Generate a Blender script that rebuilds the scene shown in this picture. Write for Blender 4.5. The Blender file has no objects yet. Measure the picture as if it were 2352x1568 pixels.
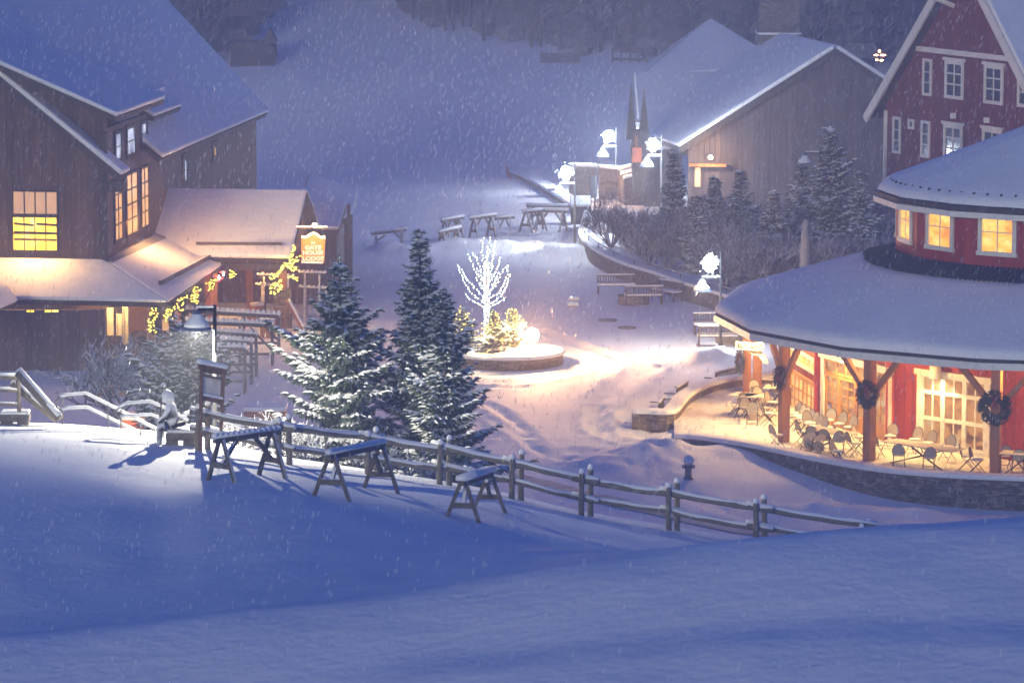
import bpy, bmesh, math, random
from mathutils import Vector, Matrix, noise
from math import sin, cos, pi, radians as R
rnd = random.Random(7)
C = bpy.context.scene.collection
SC = bpy.context.scene

# ------------------------------------------------------------------ camera
F = 9100.0            # focal length in units of a 2352 px wide picture
TH = math.atan(1264.0 / F)
CAMZ = 23.0
cam = bpy.data.objects.new('camera', bpy.data.cameras.new('camera'))
cam.data.lens = 36.0 * F / 2352.0
cam.data.sensor_width = 36.0
cam.data.clip_start = 0.5
cam.data.clip_end = 900.0
cam.location = (0, 0, CAMZ)
cam.rotation_euler = (pi / 2 - TH, 0, 0)
C.objects.link(cam)
cam.data.dof.use_dof = True; cam.data.dof.focus_distance = 150.0; cam.data.dof.aperture_fstop = 2.8
SC.camera = cam

# ------------------------------------------------------------------ sky, sun, exposure
SUN_EL, SUN_AZ = R(9), R(-20)      # faint dusk glow from behind the viewer
w = bpy.data.worlds.new('World'); SC.world = w; w.use_nodes = True
nt = w.node_tree; nt.nodes.clear()
sky = nt.nodes.new('ShaderNodeTexSky'); sky.sky_type = 'NISHITA'; sky.sun_disc = False
sky.sun_elevation = R(1.5); sky.sun_rotation = R(180) + SUN_AZ
sky.air_density = 1.0; sky.dust_density = 0.3; sky.ozone_density = 6.0
bw = nt.nodes.new('ShaderNodeMixRGB'); bw.blend_type = 'MULTIPLY'; bw.inputs[0].default_value = 1.0
bw.inputs[2].default_value = (0.05, 0.56, 0.89, 1)
bg = nt.nodes.new('ShaderNodeBackground'); bg.inputs[1].default_value = 0.15
wo = nt.nodes.new('ShaderNodeOutputWorld')
nt.links.new(sky.outputs[0], bw.inputs[1]); nt.links.new(bw.outputs[0], bg.inputs[0]); nt.links.new(bg.outputs[0], wo.inputs[0])
sun = bpy.data.objects.new('sun', bpy.data.lights.new('sun', 'SUN'))
sun.data.energy = 0.43; sun.data.angle = R(11); sun.data.color = (0.96, 0.90, 0.60)
sd = Vector((-sin(SUN_AZ) * cos(SUN_EL), cos(SUN_AZ) * cos(SUN_EL), -sin(SUN_EL)))
sun.rotation_euler = sd.to_track_quat('-Z', 'Y').to_euler()
sun.location = (0, -20, 60); C.objects.link(sun)
SC.view_settings.view_transform = 'Standard'; SC.view_settings.look = 'None'
SC.view_settings.exposure = 2.15; SC.view_settings.gamma = 1.0
SC.cycles.use_denoising = True
SC.cycles.max_bounces = 6; SC.cycles.diffuse_bounces = 3; SC.cycles.volume_bounces = 1
SC.cycles.glossy_bounces = 2; SC.cycles.transparent_max_bounces = 8
SC.cycles.sample_clamp_indirect = 3.0
try: SC.cycles.use_light_tree = True
except Exception: pass
try: SC.cycles.denoising_prefilter = 'ACCURATE'
except Exception: pass

# ------------------------------------------------------------------ pixel helpers (2352 x 1568 picture units)
def ray(u, v):
    x = (u - 1176.0) / F; y = (784.0 - v) / F
    return Vector((x, cos(TH) + y * sin(TH), -sin(TH) + y * cos(TH)))
def at(u, v, Y):
    d = ray(u, v); return Vector((0, 0, CAMZ)) + d * (Y / d.y)
def atz(u, v, z):
    d = ray(u, v); return Vector((0, 0, CAMZ)) + d * ((z - CAMZ) / d.z)
def onplane(u, v, p, n):
    d = ray(u, v); o = Vector((0, 0, CAMZ)); n = Vector(n)
    return o + d * ((Vector(p) - o).dot(n) / d.dot(n))
def zv(v, Y):
    d = ray(1176, v); return CAMZ + d.z / d.y * Y
def smooth(a, b, x):
    t = min(1, max(0, (x - a) / (b - a))); return t * t * (3 - 2 * t)

# ------------------------------------------------------------------ materials
MATS = {}
def _mat(name):
    m = bpy.data.materials.new(name); m.use_nodes = True
    n = m.node_tree; b = n.nodes['Principled BSDF']; MATS[name] = m
    return m, n, b
def _noise(n, scale, detail=4, vec=None, rough=0.6):
    t = n.nodes.new('ShaderNodeTexNoise'); t.inputs['Scale'].default_value = scale
    t.inputs['Detail'].default_value = detail; t.inputs['Roughness'].default_value = rough
    if vec is None:
        g = n.nodes.new('ShaderNodeNewGeometry'); vec = g.outputs['Position']
    n.links.new(vec, t.inputs['Vector']); return t
def _bump(n, b, h, strength, dist):
    u = n.nodes.new('ShaderNodeBump'); u.inputs['Strength'].default_value = strength
    u.inputs['Distance'].default_value = dist
    n.links.new(h, u.inputs['Height']); n.links.new(u.outputs[0], b.inputs['Normal']); return u
def _ramp(n, fac, cols):
    r = n.nodes.new('ShaderNodeValToRGB'); e = r.color_ramp.elements
    e[0].position, e[0].color = cols[0][0], (*cols[0][1], 1)
    e[1].position, e[1].color = cols[-1][0], (*cols[-1][1], 1)
    for p, c in cols[1:-1]:
        k = e.new(p); k.color = (*c, 1)
    n.links.new(fac, r.inputs[0]); return r
def _map(n, scale, rot=(0, 0, 0)):
    g = n.nodes.new('ShaderNodeNewGeometry'); m = n.nodes.new('ShaderNodeMapping')
    m.inputs['Scale'].default_value = scale; m.inputs['Rotation'].default_value = rot
    n.links.new(g.outputs['Position'], m.inputs['Vector']); return m.outputs[0]
def noise_mat(name, c1, c2, scale=6, rough=0.8, bump=0.0, dist=0.02, stretch=None, metal=0.0):
    m, n, b = _mat(name)
    t = _noise(n, scale, 5, _map(n, stretch) if stretch else None)
    r = _ramp(n, t.outputs[0], [(0.3, c1), (0.7, c2)])
    n.links.new(r.outputs[0], b.inputs['Base Color']); b.inputs['Roughness'].default_value = rough
    b.inputs['Metallic'].default_value = metal
    if bump: _bump(n, b, t.outputs[0], bump, dist)
    return m
def snow_mat(name, tracks=False):
    m, n, b = _mat(name)
    t1 = _noise(n, 0.35, 4); t2 = _noise(n, 5.0, 6)
    r = _ramp(n, t1.outputs[0], [(0.3, (0.74, 0.76, 0.80)), (0.7, (0.84, 0.85, 0.87))])
    n.links.new(r.outputs[0], b.inputs['Base Color']); b.inputs['Roughness'].default_value = 0.75
    b.inputs['Specular IOR Level'].default_value = 0.25
    u = _bump(n, b, t2.outputs[0], 0.5, 0.05)
    t3 = _noise(n, 1.1, 3, _map(n, (1, 1.2, 1)))
    u2 = n.nodes.new('ShaderNodeBump'); u2.inputs['Strength'].default_value = 0.22; u2.inputs['Distance'].default_value = 0.18
    n.links.new(t3.outputs[0], u2.inputs['Height']); n.links.new(u2.outputs[0], u.inputs['Normal'])
    return m
def snowy_mat(name, c1, c2, lo=0.15, hi=0.5, scale=8, rough=0.8, stretch=None):
    """a bark/wood/metal surface on which snow has settled wherever it faces upwards"""
    m, n, b = _mat(name)
    t = _noise(n, scale, 4, _map(n, stretch) if stretch else None)
    r = _ramp(n, t.outputs[0], [(0.3, c1), (0.7, c2)])
    g = n.nodes.new('ShaderNodeNewGeometry'); s = n.nodes.new('ShaderNodeSeparateXYZ'); n.links.new(g.outputs['Normal'], s.inputs[0])
    t2 = _noise(n, 7, 3); a = n.nodes.new('ShaderNodeMath'); a.operation = 'MULTIPLY_ADD'
    n.links.new(t2.outputs[0], a.inputs[0]); a.inputs[1].default_value = 0.5
    k = n.nodes.new('ShaderNodeMath'); k.operation = 'SUBTRACT'; n.links.new(s.outputs['Z'], k.inputs[0]); k.inputs[1].default_value = 0.25
    n.links.new(k.outputs[0], a.inputs[2])
    mr = n.nodes.new('ShaderNodeMapRange'); mr.inputs['From Min'].default_value = lo; mr.inputs['From Max'].default_value = hi
    n.links.new(a.outputs[0], mr.inputs['Value'])
    x = n.nodes.new('ShaderNodeMixRGB'); n.links.new(mr.outputs[0], x.inputs[0]); n.links.new(r.outputs[0], x.inputs[1])
    x.inputs[2].default_value = (0.8, 0.82, 0.86, 1)
    n.links.new(x.outputs[0], b.inputs['Base Color']); b.inputs['Roughness'].default_value = rough
    return m
def board_mat(name, c1, c2, axis=(1, 0), wdt=0.2, vertical=True, rough=0.75, groove=0.35):
    """boards; axis = horizontal direction along the wall"""
    m, n, b = _mat(name)
    g = n.nodes.new('ShaderNodeNewGeometry'); d = n.nodes.new('ShaderNodeVectorMath'); d.operation = 'DOT_PRODUCT'
    n.links.new(g.outputs['Position'], d.inputs[0])
    v = (axis[0] / wdt, axis[1] / wdt, 0) if vertical else (0, 0, 1 / wdt)
    d.inputs[1].default_value = v
    fr = n.nodes.new('ShaderNodeMath'); fr.operation = 'FRACT'; n.links.new(d.outputs['Value'], fr.inputs[0])
    fl = n.nodes.new('ShaderNodeMath'); fl.operation = 'FLOOR'; n.links.new(d.outputs['Value'], fl.inputs[0])
    wn = n.nodes.new('ShaderNodeTexWhiteNoise'); wn.noise_dimensions = '1D'; n.links.new(fl.outputs[0], wn.inputs['W'])
    st = (3, 3, 0.35) if vertical else (0.4, 0.4, 5)
    t = _noise(n, 3, 5, _map(n, st))
    ad = n.nodes.new('ShaderNodeMath'); ad.operation = 'MULTIPLY_ADD'; n.links.new(wn.outputs[0], ad.inputs[0]); ad.inputs[1].default_value = 0.35
    n.links.new(t.outputs[0], ad.inputs[2])
    r = _ramp(n, ad.outputs[0], [(0.35, c1), (0.95, c2)])
    pp = n.nodes.new('ShaderNodeMath'); pp.operation = 'PINGPONG'; n.links.new(fr.outputs[0], pp.inputs[0]); pp.inputs[1].default_value = 0.5
    lt = n.nodes.new('ShaderNodeMapRange'); lt.inputs['From Max'].default_value = 0.07; n.links.new(pp.outputs[0], lt.inputs['Value'])
    x = n.nodes.new('ShaderNodeMixRGB'); x.blend_type = 'MULTIPLY'; x.inputs[0].default_value = 1 - groove
    n.links.new(r.outputs[0], x.inputs[1]); n.links.new(lt.outputs[0], x.inputs[2])
    n.links.new(x.outputs[0], b.inputs['Base Color']); b.inputs['Roughness'].default_value = rough
    _bump(n, b, lt.outputs[0], 0.8, 0.02)
    return m
def stone_mat(name, c1, c2, sc=(3.4, 3.4, 10.0)):
    m, n, b = _mat(name)
    mp = _map(n, sc)
    v = n.nodes.new('ShaderNodeTexVoronoi'); v.inputs['Scale'].default_value = 1.0; n.links.new(mp, v.inputs['Vector'])
    e = n.nodes.new('ShaderNodeTexVoronoi'); e.feature = 'DISTANCE_TO_EDGE'; e.inputs['Scale'].default_value = 1.0; n.links.new(mp, e.inputs['Vector'])
    s = n.nodes.new('ShaderNodeSeparateColor'); n.links.new(v.outputs['Color'], s.inputs[0])
    r = _ramp(n, s.outputs[0], [(0.0, c1), (1.0, c2)])
    mr = n.nodes.new('ShaderNodeMapRange'); mr.inputs['From Max'].default_value = 0.1; mr.inputs['To Min'].default_value = 0.3
    n.links.new(e.outputs['Distance'], mr.inputs['Value'])
    x = n.nodes.new('ShaderNodeMixRGB'); x.blend_type = 'MULTIPLY'; x.inputs[0].default_value = 1
    n.links.new(r.outputs[0], x.inputs[1]); n.links.new(mr.outputs[0], x.inputs[2])
    n.links.new(x.outputs[0], b.inputs['Base Color']); b.inputs['Roughness'].default_value = 0.9
    _bump(n, b, mr.outputs[0], 0.8, 0.04)
    return m
def emit_mat(name, col, strength, var=None, scale=2.0, stretch=None, sample=True):
    m, n, b = _mat(name)
    b.inputs['Base Color'].default_value = (*[c * 0.5 for c in col], 1)
    b.inputs['Emission Strength'].default_value = strength
    b.inputs['Emission Color'].default_value = (*col, 1)
    if var:
        t = _noise(n, scale, 3, _map(n, stretch) if stretch else None)
        r = _ramp(n, t.outputs[0], var); n.links.new(r.outputs[0], b.inputs['Emission Color'])
    m.cycles.emission_sampling = 'AUTO' if sample else 'NONE'
    return m

snow = snow_mat('snow'); snow_ground = snow_mat('snow_ground')
SN = snow
wood_dark = noise_mat('dark_timber', (0.030, 0.022, 0.018), (0.085, 0.062, 0.048), 9, stretch=(1, 1, 0.3), bump=0.4)
wood_grey = snowy_mat('weathered_wood', (0.06, 0.05, 0.042), (0.15, 0.125, 0.10), scale=10)
wood_rail = noise_mat('split_rail_wood', (0.10, 0.085, 0.065), (0.26, 0.22, 0.17), 12, bump=0.5)
wood_orange = noise_mat('stained_post_wood', (0.20, 0.075, 0.022), (0.36, 0.15, 0.05), 7, stretch=(1, 1, 0.2), bump=0.4)
door_wood = noise_mat('door_wood', (0.30, 0.13, 0.03), (0.42, 0.2, 0.05), 7, stretch=(1, 1, 0.2))
metal_dark = noise_mat('black_metal', (0.016, 0.016, 0.018), (0.03, 0.03, 0.033), 20, rough=0.85)
metal_snowy = snowy_mat('snowy_metal', (0.03, 0.03, 0.032), (0.06, 0.06, 0.06), 0.35, 0.6)
lamp_black = noise_mat('lamp_post_black', (0.004, 0.004, 0.005), (0.008, 0.008, 0.009), 20, rough=0.9)
white_trim = noise_mat('white_trim', (0.62, 0.61, 0.58), (0.75, 0.74, 0.70), 4, rough=0.5)
glass_dark = noise_mat('dark_glass', (0.03, 0.035, 0.045), (0.09, 0.10, 0.13), 1.2, rough=0.12)
bark = snowy_mat('snowy_bark', (0.03, 0.022, 0.018), (0.075, 0.055, 0.045), -0.05, 0.2)
needle = noise_mat('spruce_needles', (0.022, 0.038, 0.024), (0.06, 0.085, 0.05), 3, rough=0.85)
stone = stone_mat('fieldstone', (0.10, 0.075, 0.05), (0.30, 0.235, 0.16))
stone_grey = stone_mat('grey_fieldstone', (0.09, 0.075, 0.065), (0.26, 0.215, 0.18))

# ------------------------------------------------------------------ mesh builder
class MB:
    def __init__(s): s.v = []; s.f = []
    def add(s, vs, fs):
        o = len(s.v); s.v += [Vector(p) for p in vs]; s.f += [tuple(i + o for i in f) for f in fs]; return s
    def box(s, c, size, rot=None):
        c = Vector(c); hx, hy, hz = [q / 2 for q in size]
        m = rot if rot is not None else Matrix.Identity(3)
        vs = [c + m @ Vector((x * hx, y * hy, z * hz)) for x in (-1, 1) for y in (-1, 1) for z in (-1, 1)]
        return s.add(vs, [(0, 1, 3, 2), (4, 6, 7, 5), (0, 4, 5, 1), (2, 3, 7, 6), (0, 2, 6, 4), (1, 5, 7, 3)])
    def bar(s, p, q, w, h, up=(0, 0, 1)):
        p = Vector(p); q = Vector(q); d = (q - p); L = d.length
        if L < 1e-6: return s
        d /= L; u = Vector(up)
        if abs(d.dot(u)) > 0.98: u = Vector((0, 1, 0))
        r = d.cross(u).normalized(); u = r.cross(d).normalized()
        vs = [a + r * (x * w / 2) + u * (z * h / 2) for a in (p, q) for x, z in ((-1, -1), (1, -1), (1, 1), (-1, 1))]
        return s.add(vs, [(0, 1, 2, 3), (7, 6, 5, 4), (0, 4, 5, 1), (1, 5, 6, 2), (2, 6, 7, 3), (3, 7, 4, 0)])
    def tube(s, pts, rad, n=8, cap=True):
        pts = [Vector(p) for p in pts]
        if not hasattr(rad, '__len__'): rad = [rad] * len(pts)
        rings = []; pr = None
        for i, p in enumerate(pts):
            d = (pts[min(i + 1, len(pts) - 1)] - pts[max(i - 1, 0)])
            if d.length < 1e-7: d = Vector((0, 0, 1))
            d.normalize()
            if pr is None:
                a = Vector((0, 0, 1)) if abs(d.z) < 0.9 else Vector((1, 0, 0)); r = d.cross(a).normalized()
            else:
                r = (pr - d * pr.dot(d)); r = r.normalized() if r.length > 1e-5 else d.orthogonal().normalized()
            pr = r; u = d.cross(r)
            rings.append([p + (r * cos(2 * pi * k / n) + u * sin(2 * pi * k / n)) * rad[i] for k in range(n)])
        o = len(s.v)
        for g in rings: s.v += g
        for i in range(len(pts) - 1):
            for k in range(n):
                a = o + i * n + k; b = o + i * n + (k + 1) % n
                s.f.append((a, b, b + n, a + n))
        if cap:
            s.f.append(tuple(o + k for k in range(n))[::-1]); e = o + (len(pts) - 1) * n
            s.f.append(tuple(e + k for k in range(n)))
        return s
    def lathe(s, c, prof, n=16, a0=0.0, cap=True):
        c = Vector(c); o = len(s.v)
        for r, z in prof:
            for k in range(n):
                a = a0 + 2 * pi * k / n; s.v.append(c + Vector((r * cos(a), r * sin(a), z)))
        for i in range(len(prof) - 1):
            for k in range(n):
                a = o + i * n + k; b = o + i * n + (k + 1) % n
                s.f.append((a, b, b + n, a + n))
        if not cap: return s
        s.f.append(tuple(o + k for k in range(n))[::-1])
        e = o + (len(prof) - 1) * n; s.f.append(tuple(e + k for k in range(n)))
        return s
    def prism(s, pts, d):
        pts = [Vector(p) for p in pts]; d = Vector(d); n = len(pts)
        s.add(pts + [p + d for p in pts], [tuple(range(n))[::-1], tuple(range(n, 2 * n))] +
              [(i, (i + 1) % n, (i + 1) % n + n, i + n) for i in range(n)])
        return s
    def blob(s, c, rx, ry, rz, n=6, jit=0.25, half=False):
        c = Vector(c); o = len(s.v); rows = 3
        s.v.append(c + Vector((0, 0, rz)))
        for i in range(1, rows + 1):
            t = (pi / 2 if half else pi) * i / (rows + (0 if half else 1))
            for k in range(n):
                a = 2 * pi * (k + 0.5 * (i % 2)) / n; j = 1 + rnd.uniform(-jit, jit)
                s.v.append(c + Vector((rx * sin(t) * cos(a) * j, ry * sin(t) * sin(a) * j, rz * cos(t))))
        s.v.append(c + Vector((0, 0, 0 if half else -rz)))
        for k in range(n): s.f.append((o, o + 1 + k, o + 1 + (k + 1) % n))
        for i in range(rows - 1):
            for k in range(n):
                a = o + 1 + i * n + k; b = o + 1 + i * n + (k + 1) % n
                s.f.append((a, a + n, b + n, b))
        e = len(s.v) - 1
        for k in range(n):
            a = o + 1 + (rows - 1) * n + k; b = o + 1 + (rows - 1) * n + (k + 1) % n
            s.f.append((a, e, b))
        return s
    def build(s, name, mat, parent=None, smoothed=False, bevel=0, label=None, loc=None):
        me = bpy.data.meshes.new(name)
        base = Vector(loc) if loc is not None else Vector((0, 0, 0))
        pw = parent.get('_w') if parent is not None else None
        off = base
        if parent is not None and loc is None: off = WORLD.get(parent.name, Vector((0, 0, 0)))
        me.from_pydata([tuple(p - off) for p in s.v], [], s.f); me.validate(); me.update()
        bm = bmesh.new(); bm.from_mesh(me); bmesh.ops.recalc_face_normals(bm, faces=bm.faces); bm.to_mesh(me); bm.free()
        if smoothed:
            for p in me.polygons: p.use_smooth = True
        me.materials.append(mat)
        o = bpy.data.objects.new(name, me); C.objects.link(o)
        if parent is not None:
            o.parent = parent; WORLD[o.name] = WORLD.get(parent.name, Vector((0, 0, 0)))
            if parent.type != 'EMPTY' and parent.parent is None:
                pass
        else:
            o.location = off; WORLD[o.name] = off.copy()
        if bevel:
            b = o.modifiers.new('bevel', 'BEVEL'); b.width = bevel; b.segments = 2; b.limit_method = 'ANGLE'
        if label: o['label'] = label
        return o
WORLD = {}      # world-space origin of every parent, all builders work in world coordinates
def tag(o, label, cat, group=None, kind=None):
    o['label'] = label; o['category'] = cat
    if group: o['group'] = group
    if kind: o['kind'] = kind
    return o
def thing(name, loc, label, cat, group=None):
    o = bpy.data.objects.new(name, None); C.objects.link(o); o.location = loc; o.empty_display_size = 0.2
    WORLD[o.name] = Vector(loc); return tag(o, label, cat, group)
def dup(o, loc, rz=0.0, label=None, scale=None, parent=None):
    c = o.copy(); C.objects.link(c)
    if parent is None:
        c.location = loc; c.rotation_euler = (0, 0, rz)
        if scale: c.scale = scale if hasattr(scale, '__len__') else (scale,) * 3
        if label: c['label'] = label
        WORLD[c.name] = Vector(loc)
    else: c.parent = parent
    for ch in list(o.children): dup(ch, None, parent=c)
    return c
def structure(o, label=None):
    o['kind'] = 'structure'
    if label: o['label'] = label
    return o
def text(name, body, mat, parent, loc, size, xdir, up=(0, 0, 1), ext=0.01, align='CENTER', bold=0.0, width=None):
    cu = bpy.data.curves.new(name, 'FONT'); cu.body = body; cu.size = size; cu.extrude = ext
    cu.align_x = align; cu.align_y = 'CENTER'; cu.offset = bold
    to = bpy.data.objects.new(name + '_curve', cu); C.objects.link(to); bpy.context.view_layer.update()
    me = bpy.data.meshes.new_from_object(to.evaluated_get(bpy.context.evaluated_depsgraph_get())); bpy.data.objects.remove(to); me.name = name
    me.materials.clear(); me.materials.append(mat); o = bpy.data.objects.new(name, me); C.objects.link(o)
    x = Vector(xdir).normalized(); y = Vector(up).normalized(); z = x.cross(y)
    m = Matrix((x, y, z)).transposed().to_4x4(); m.translation = Vector(loc) - WORLD.get(parent.name, Vector((0, 0, 0)))
    o.parent = parent; o.matrix_local = m
    if width: o.scale = (width, 1, 1)
    return o
def point(name, loc, energy, col, radius=0.1, parent=None):
    l = bpy.data.lights.new(name, 'POINT'); l.energy = energy; l.color = col; l.shadow_soft_size = radius
    o = bpy.data.objects.new(name, l); C.objects.link(o)
    if parent is not None:
        o.parent = parent; o.location = Vector(loc) - WORLD.get(parent.name, Vector((0, 0, 0)))
    else: o.location = loc
    return o
def spot(name, loc, target, energy, col, size, blend=0.6, radius=0.1, parent=None):
    l = bpy.data.lights.new(name, 'SPOT'); l.energy = energy; l.color = col; l.shadow_soft_size = radius
    l.spot_size = size; l.spot_blend = blend
    o = bpy.data.objects.new(name, l); C.objects.link(o)
    o.rotation_euler = (Vector(target) - Vector(loc)).to_track_quat('-Z', 'Y').to_euler()
    if parent is not None:
        o.parent = parent; o.location = Vector(loc) - WORLD.get(parent.name, Vector((0, 0, 0)))
    else: o.location = loc
    return o
WARM = (1.0, 0.52, 0.16); AMBER = (1.0, 0.62, 0.22); COOL = (0.72, 0.84, 1.0); NEUT = (1.0, 0.93, 0.74)

# ------------------------------------------------------------------ terrain
CU = [-1300, -900, 0, 230, 350, 450, 653, 850, 1020, 1185, 1345, 1545, 1745, 1990, 2352, 3300, 3700]
VF = [955, 960, 975, 985, 997, 1006, 1050, 1080, 1106, 1138, 1176, 1210, 1246, 1284, 1340, 1475, 1515]
VC = [1580, 1540, 1468, 1452, 1440, 1428, 1402, 1380, 1358, 1332, 1308, 1283, 1256, 1230, 1205, 1150, 1130]
def lerp_tab(xs, ys, x):
    if x <= xs[0]: return ys[0]
    for i in range(len(xs) - 1):
        if x <= xs[i + 1]:
            t = (x - xs[i]) / (xs[i + 1] - xs[i]); t2 = t
            return ys[i] + (ys[i + 1] - ys[i]) * t2
    return ys[-1]
def hillz(u, D):
    vf = lerp_tab(CU, VF, u); vc = lerp_tab(CU, VC, u)
    df = 104.0 - 4.0 * smooth(400, 1750, u)
    zc = zv(vc, 58.0); zf = zv(vf, df)
    left = 1 - smooth(330, 700, u)
    rows = [(10, zc - 3.2), (30, zc - 2.5), (48, zc - 1.0), (54, zc - 0.36), (57, zc - 0.04), (58, zc), (60.5, zc - 0.42), (63, zv(vc + 38, 63.0)), (68, zv(vc + 12, 68.0)),
            (75, zv(vc - 18, 75.0)), (93, zv(vf + (1100 - 977) * left + 62 * (1 - left), 93.0)), (df, zf), (df + 3.0, zf - 0.5)]
    zp = plazaz(u, 124.0)
    rows += [(df + 8, zf - 0.5 + (zp - zf + .5) * 0.5), (df + 13, zp + 0.25 * (zf - zp) * 0.35), (124.0, zp)]
    xs = [r[0] for r in rows]; ys = [r[1] for r in rows]
    # smooth (cubic) interpolation
    if D <= xs[0]: return ys[0]
    for i in range(len(xs) - 1):
        if D <= xs[i + 1]:
            h = xs[i + 1] - xs[i]; t = (D - xs[i]) / h
            def sl(k):
                if k <= 0 or k >= len(xs) - 1: return (ys[min(k + 1, len(xs) - 1)] - ys[max(k - 1, 0)]) / (xs[min(k + 1, len(xs) - 1)] - xs[max(k - 1, 0)])
                a = (ys[k] - ys[k - 1]) / (xs[k] - xs[k - 1]); b = (ys[k + 1] - ys[k]) / (xs[k + 1] - xs[k])
                return 0.0 if a * b < 0 else (2 * a * b / (a + b) if abs(a + b) > 1e-9 else 0)
            m0 = sl(i) * h; m1 = sl(i + 1) * h
            return ((2 * t**3 - 3 * t**2 + 1) * ys[i] + (t**3 - 2 * t**2 + t) * m0 + (-2 * t**3 + 3 * t**2) * ys[i + 1] + (t**3 - t**2) * m1)
    return ys[-1]
def plazaz(u, Y):
    X = (u - 1176) / F * Y * 1.0
    z = -0.75 * smooth(138, 129, Y) * smooth(3, 9, X)
    if Y > 236: z += 0.19 * (Y - 236) * smooth(236, 262, Y) 
    return z
def G(X, Y):
    u = 1176 + X / Y * F
    if Y < 124: z = hillz(u, Y)
    else: z = plazaz(u, Y)
    k = 1.0 if Y < 116 or Y > 236 else 0.35
    z += k * (0.10 * noise.noise(Vector((X * 0.16, Y * 0.13, 3.1))) + 0.035 * noise.noise(Vector((X * 0.7, Y * 0.5, 8.1))))
    if Y < 57:   # a drop shaped into the near bank to imitate a dark shadow band
        c = 54.75 - (u - 700) * 0.00145 + 0.12 * math.sin(u * 0.004)
        g = smooth(560, 1000, u)
        z += g * 0.15 * (1 - smooth(c - 1.0, c + 1.0, Y))
    if 120 < Y < 215: z += track_dz(X, Y)
    for mx, my, rx, ry, h in MOUNDS:
        d = ((X - mx) / rx) ** 2 + ((Y - my) / ry) ** 2
        if d < 6: z += h * math.exp(-d * 1.3) * (1 + 0.5 * noise.noise(Vector((X * 1.3, Y * 1.3, 1))))
    return z
MOUNDS = []; TRACKS = []
def track(pts, depth, wd, rim=0.0, step=None):
    P = [atz(u, v, 0) for u, v in pts]
    TRACKS.append((P, depth, wd, rim, min(p.x for p in P) - 1.5, max(p.x for p in P) + 1.5, min(p.y for p in P) - 3, max(p.y for p in P) + 3))
def track_dz(X, Y):
    z = 0.0
    for P, dp, wd, rim, x0, x1, y0, y1 in TRACKS:
        if X < x0 or X > x1 or Y < y0 or Y > y1: continue
        best = 9e9
        for i in range(len(P) - 1):
            ax, ay = P[i].x, P[i].y; bx, by = P[i + 1].x - ax, P[i + 1].y - ay
            t = max(0, min(1, ((X - ax) * bx + (Y - ay) * by) / (bx * bx + by * by)))
            d = (X - ax - bx * t) ** 2 + ((Y - ay - by * t) * .8) ** 2; best = min(best, d)
        q = math.sqrt(best) / wd
        if q < 3.5: z += (-dp * math.exp(-q * q) + rim * math.exp(-(q - 1.7) ** 2 * 2)) * (0.7 + 0.9 * noise.noise(Vector((X * 2.2, Y * 1.6, 5))))
    return z
def mound(u, v, rx, ry, h, z=0.0):
    p = atz(u, v, z); MOUNDS.append((p.x, p.y, rx, ry, h))
mound(1635, 832, 1.3, 0.9, 0.5); mound(1600, 838, 1.0, .8, 0.2)
mound(1490, 990, 2.3, 2.6, -0.42, -0.2); mound(1530, 1062, 1.2, 1.5, 0.42, -0.3); mound(1455, 1075, 1.8, 1.6, 0.35, -0.3); mound(1395, 1085, 1.6, 1.4, 0.22, -.2)
mound(1020, 565, 3.5, 2.2, 0.4); mound(900, 580, 2.0, 1.5, 0.45); mound(1290, 590, 1.8, 1.6, 0.7); mound(1200, 570, 3.0, 1.6, 0.3)
mound(820, 545, 1.2, 1.2, 0.4); mound(1700, 1070, 1.6, 1.2, 0.3, -0.5); mound(1900, 1175, 2.2, 1.0, 0.3, -0.7); mound(2100, 1185, 2.0, 0.9, 0.25, -0.7)
track([(1235, 757), (1290, 777), (1345, 797), (1395, 812), (1440, 828), (1500, 836)], .16, .30, .08)
track([(1372, 935), (1368, 965), (1378, 985), (1420, 1005), (1475, 1022), (1535, 1040)], .14, .35, .10)
track([(1480, 850), (1430, 880), (1385, 915), (1372, 940)], .07, .5, .06)
track([(1110, 925), (1160, 950), (1200, 985), (1240, 1030), (1300, 1060)], .10, .28, .04); track([(1130, 960), (1190, 1000), (1250, 1050)], .08, .22, .03)
track([(1020, 868), (1100, 876), (1180, 878), (1260, 868), (1330, 850)], .10, .4, .06); track([(1030, 884), (1110, 890), (1200, 888)], .07, .3, .04)
track([(1290, 628), (1340, 640), (1400, 655)], .08, .3, .04); track([(900, 880), (980, 900), (1060, 930), (1120, 1000)], .08, .5, .05)
track([(1330, 1040), (1420, 1060), (1500, 1085), (1600, 1120), (1760, 1150)], .10, .6, .05); track([(640, 930), (700, 900), (780, 870), (900, 850)], .08, .4, .05)
def hit(u, v, D0=59.0, D1=300.0):
    d = ray(u, v); Y = D0; prev = None
    while Y < D1:
        k = Y / d.y; p = Vector((0, 0, CAMZ)) + d * k
        if p.z <= G(p.x, p.y):
            lo, hi = Y - 0.5, Y
            for _ in range(12):
                mid = (lo + hi) / 2; q = Vector((0, 0, CAMZ)) + d * (mid / d.y)
                if q.z <= G(q.x, q.y): hi = mid
                else: lo = mid
            q = Vector((0, 0, CAMZ)) + d * (hi / d.y); q.z = G(q.x, q.y); return q
        Y += 0.5
    return atz(u, v, 0)
def sheet(name, Ys, us, mat, label):
    m = MB(); nu = len(us)
    for Y in Ys:
        for u in us:
            X = (u - 1176) / F * Y
            m.v.append(Vector((X, Y, G(X, Y))))
    for i in range(len(Ys) - 1):
        for j in range(nu - 1):
            a = i * nu + j; m.f.append((a, a + 1, a + nu + 1, a + nu))
    return structure(m.build(name, mat, None, True), label)
def frange(a, b, s):
    n = max(1, int(round((b - a) / s))); return [a + (b - a) * i / n for i in range(n + 1)]
US = frange(-900, 3300, 14)
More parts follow.
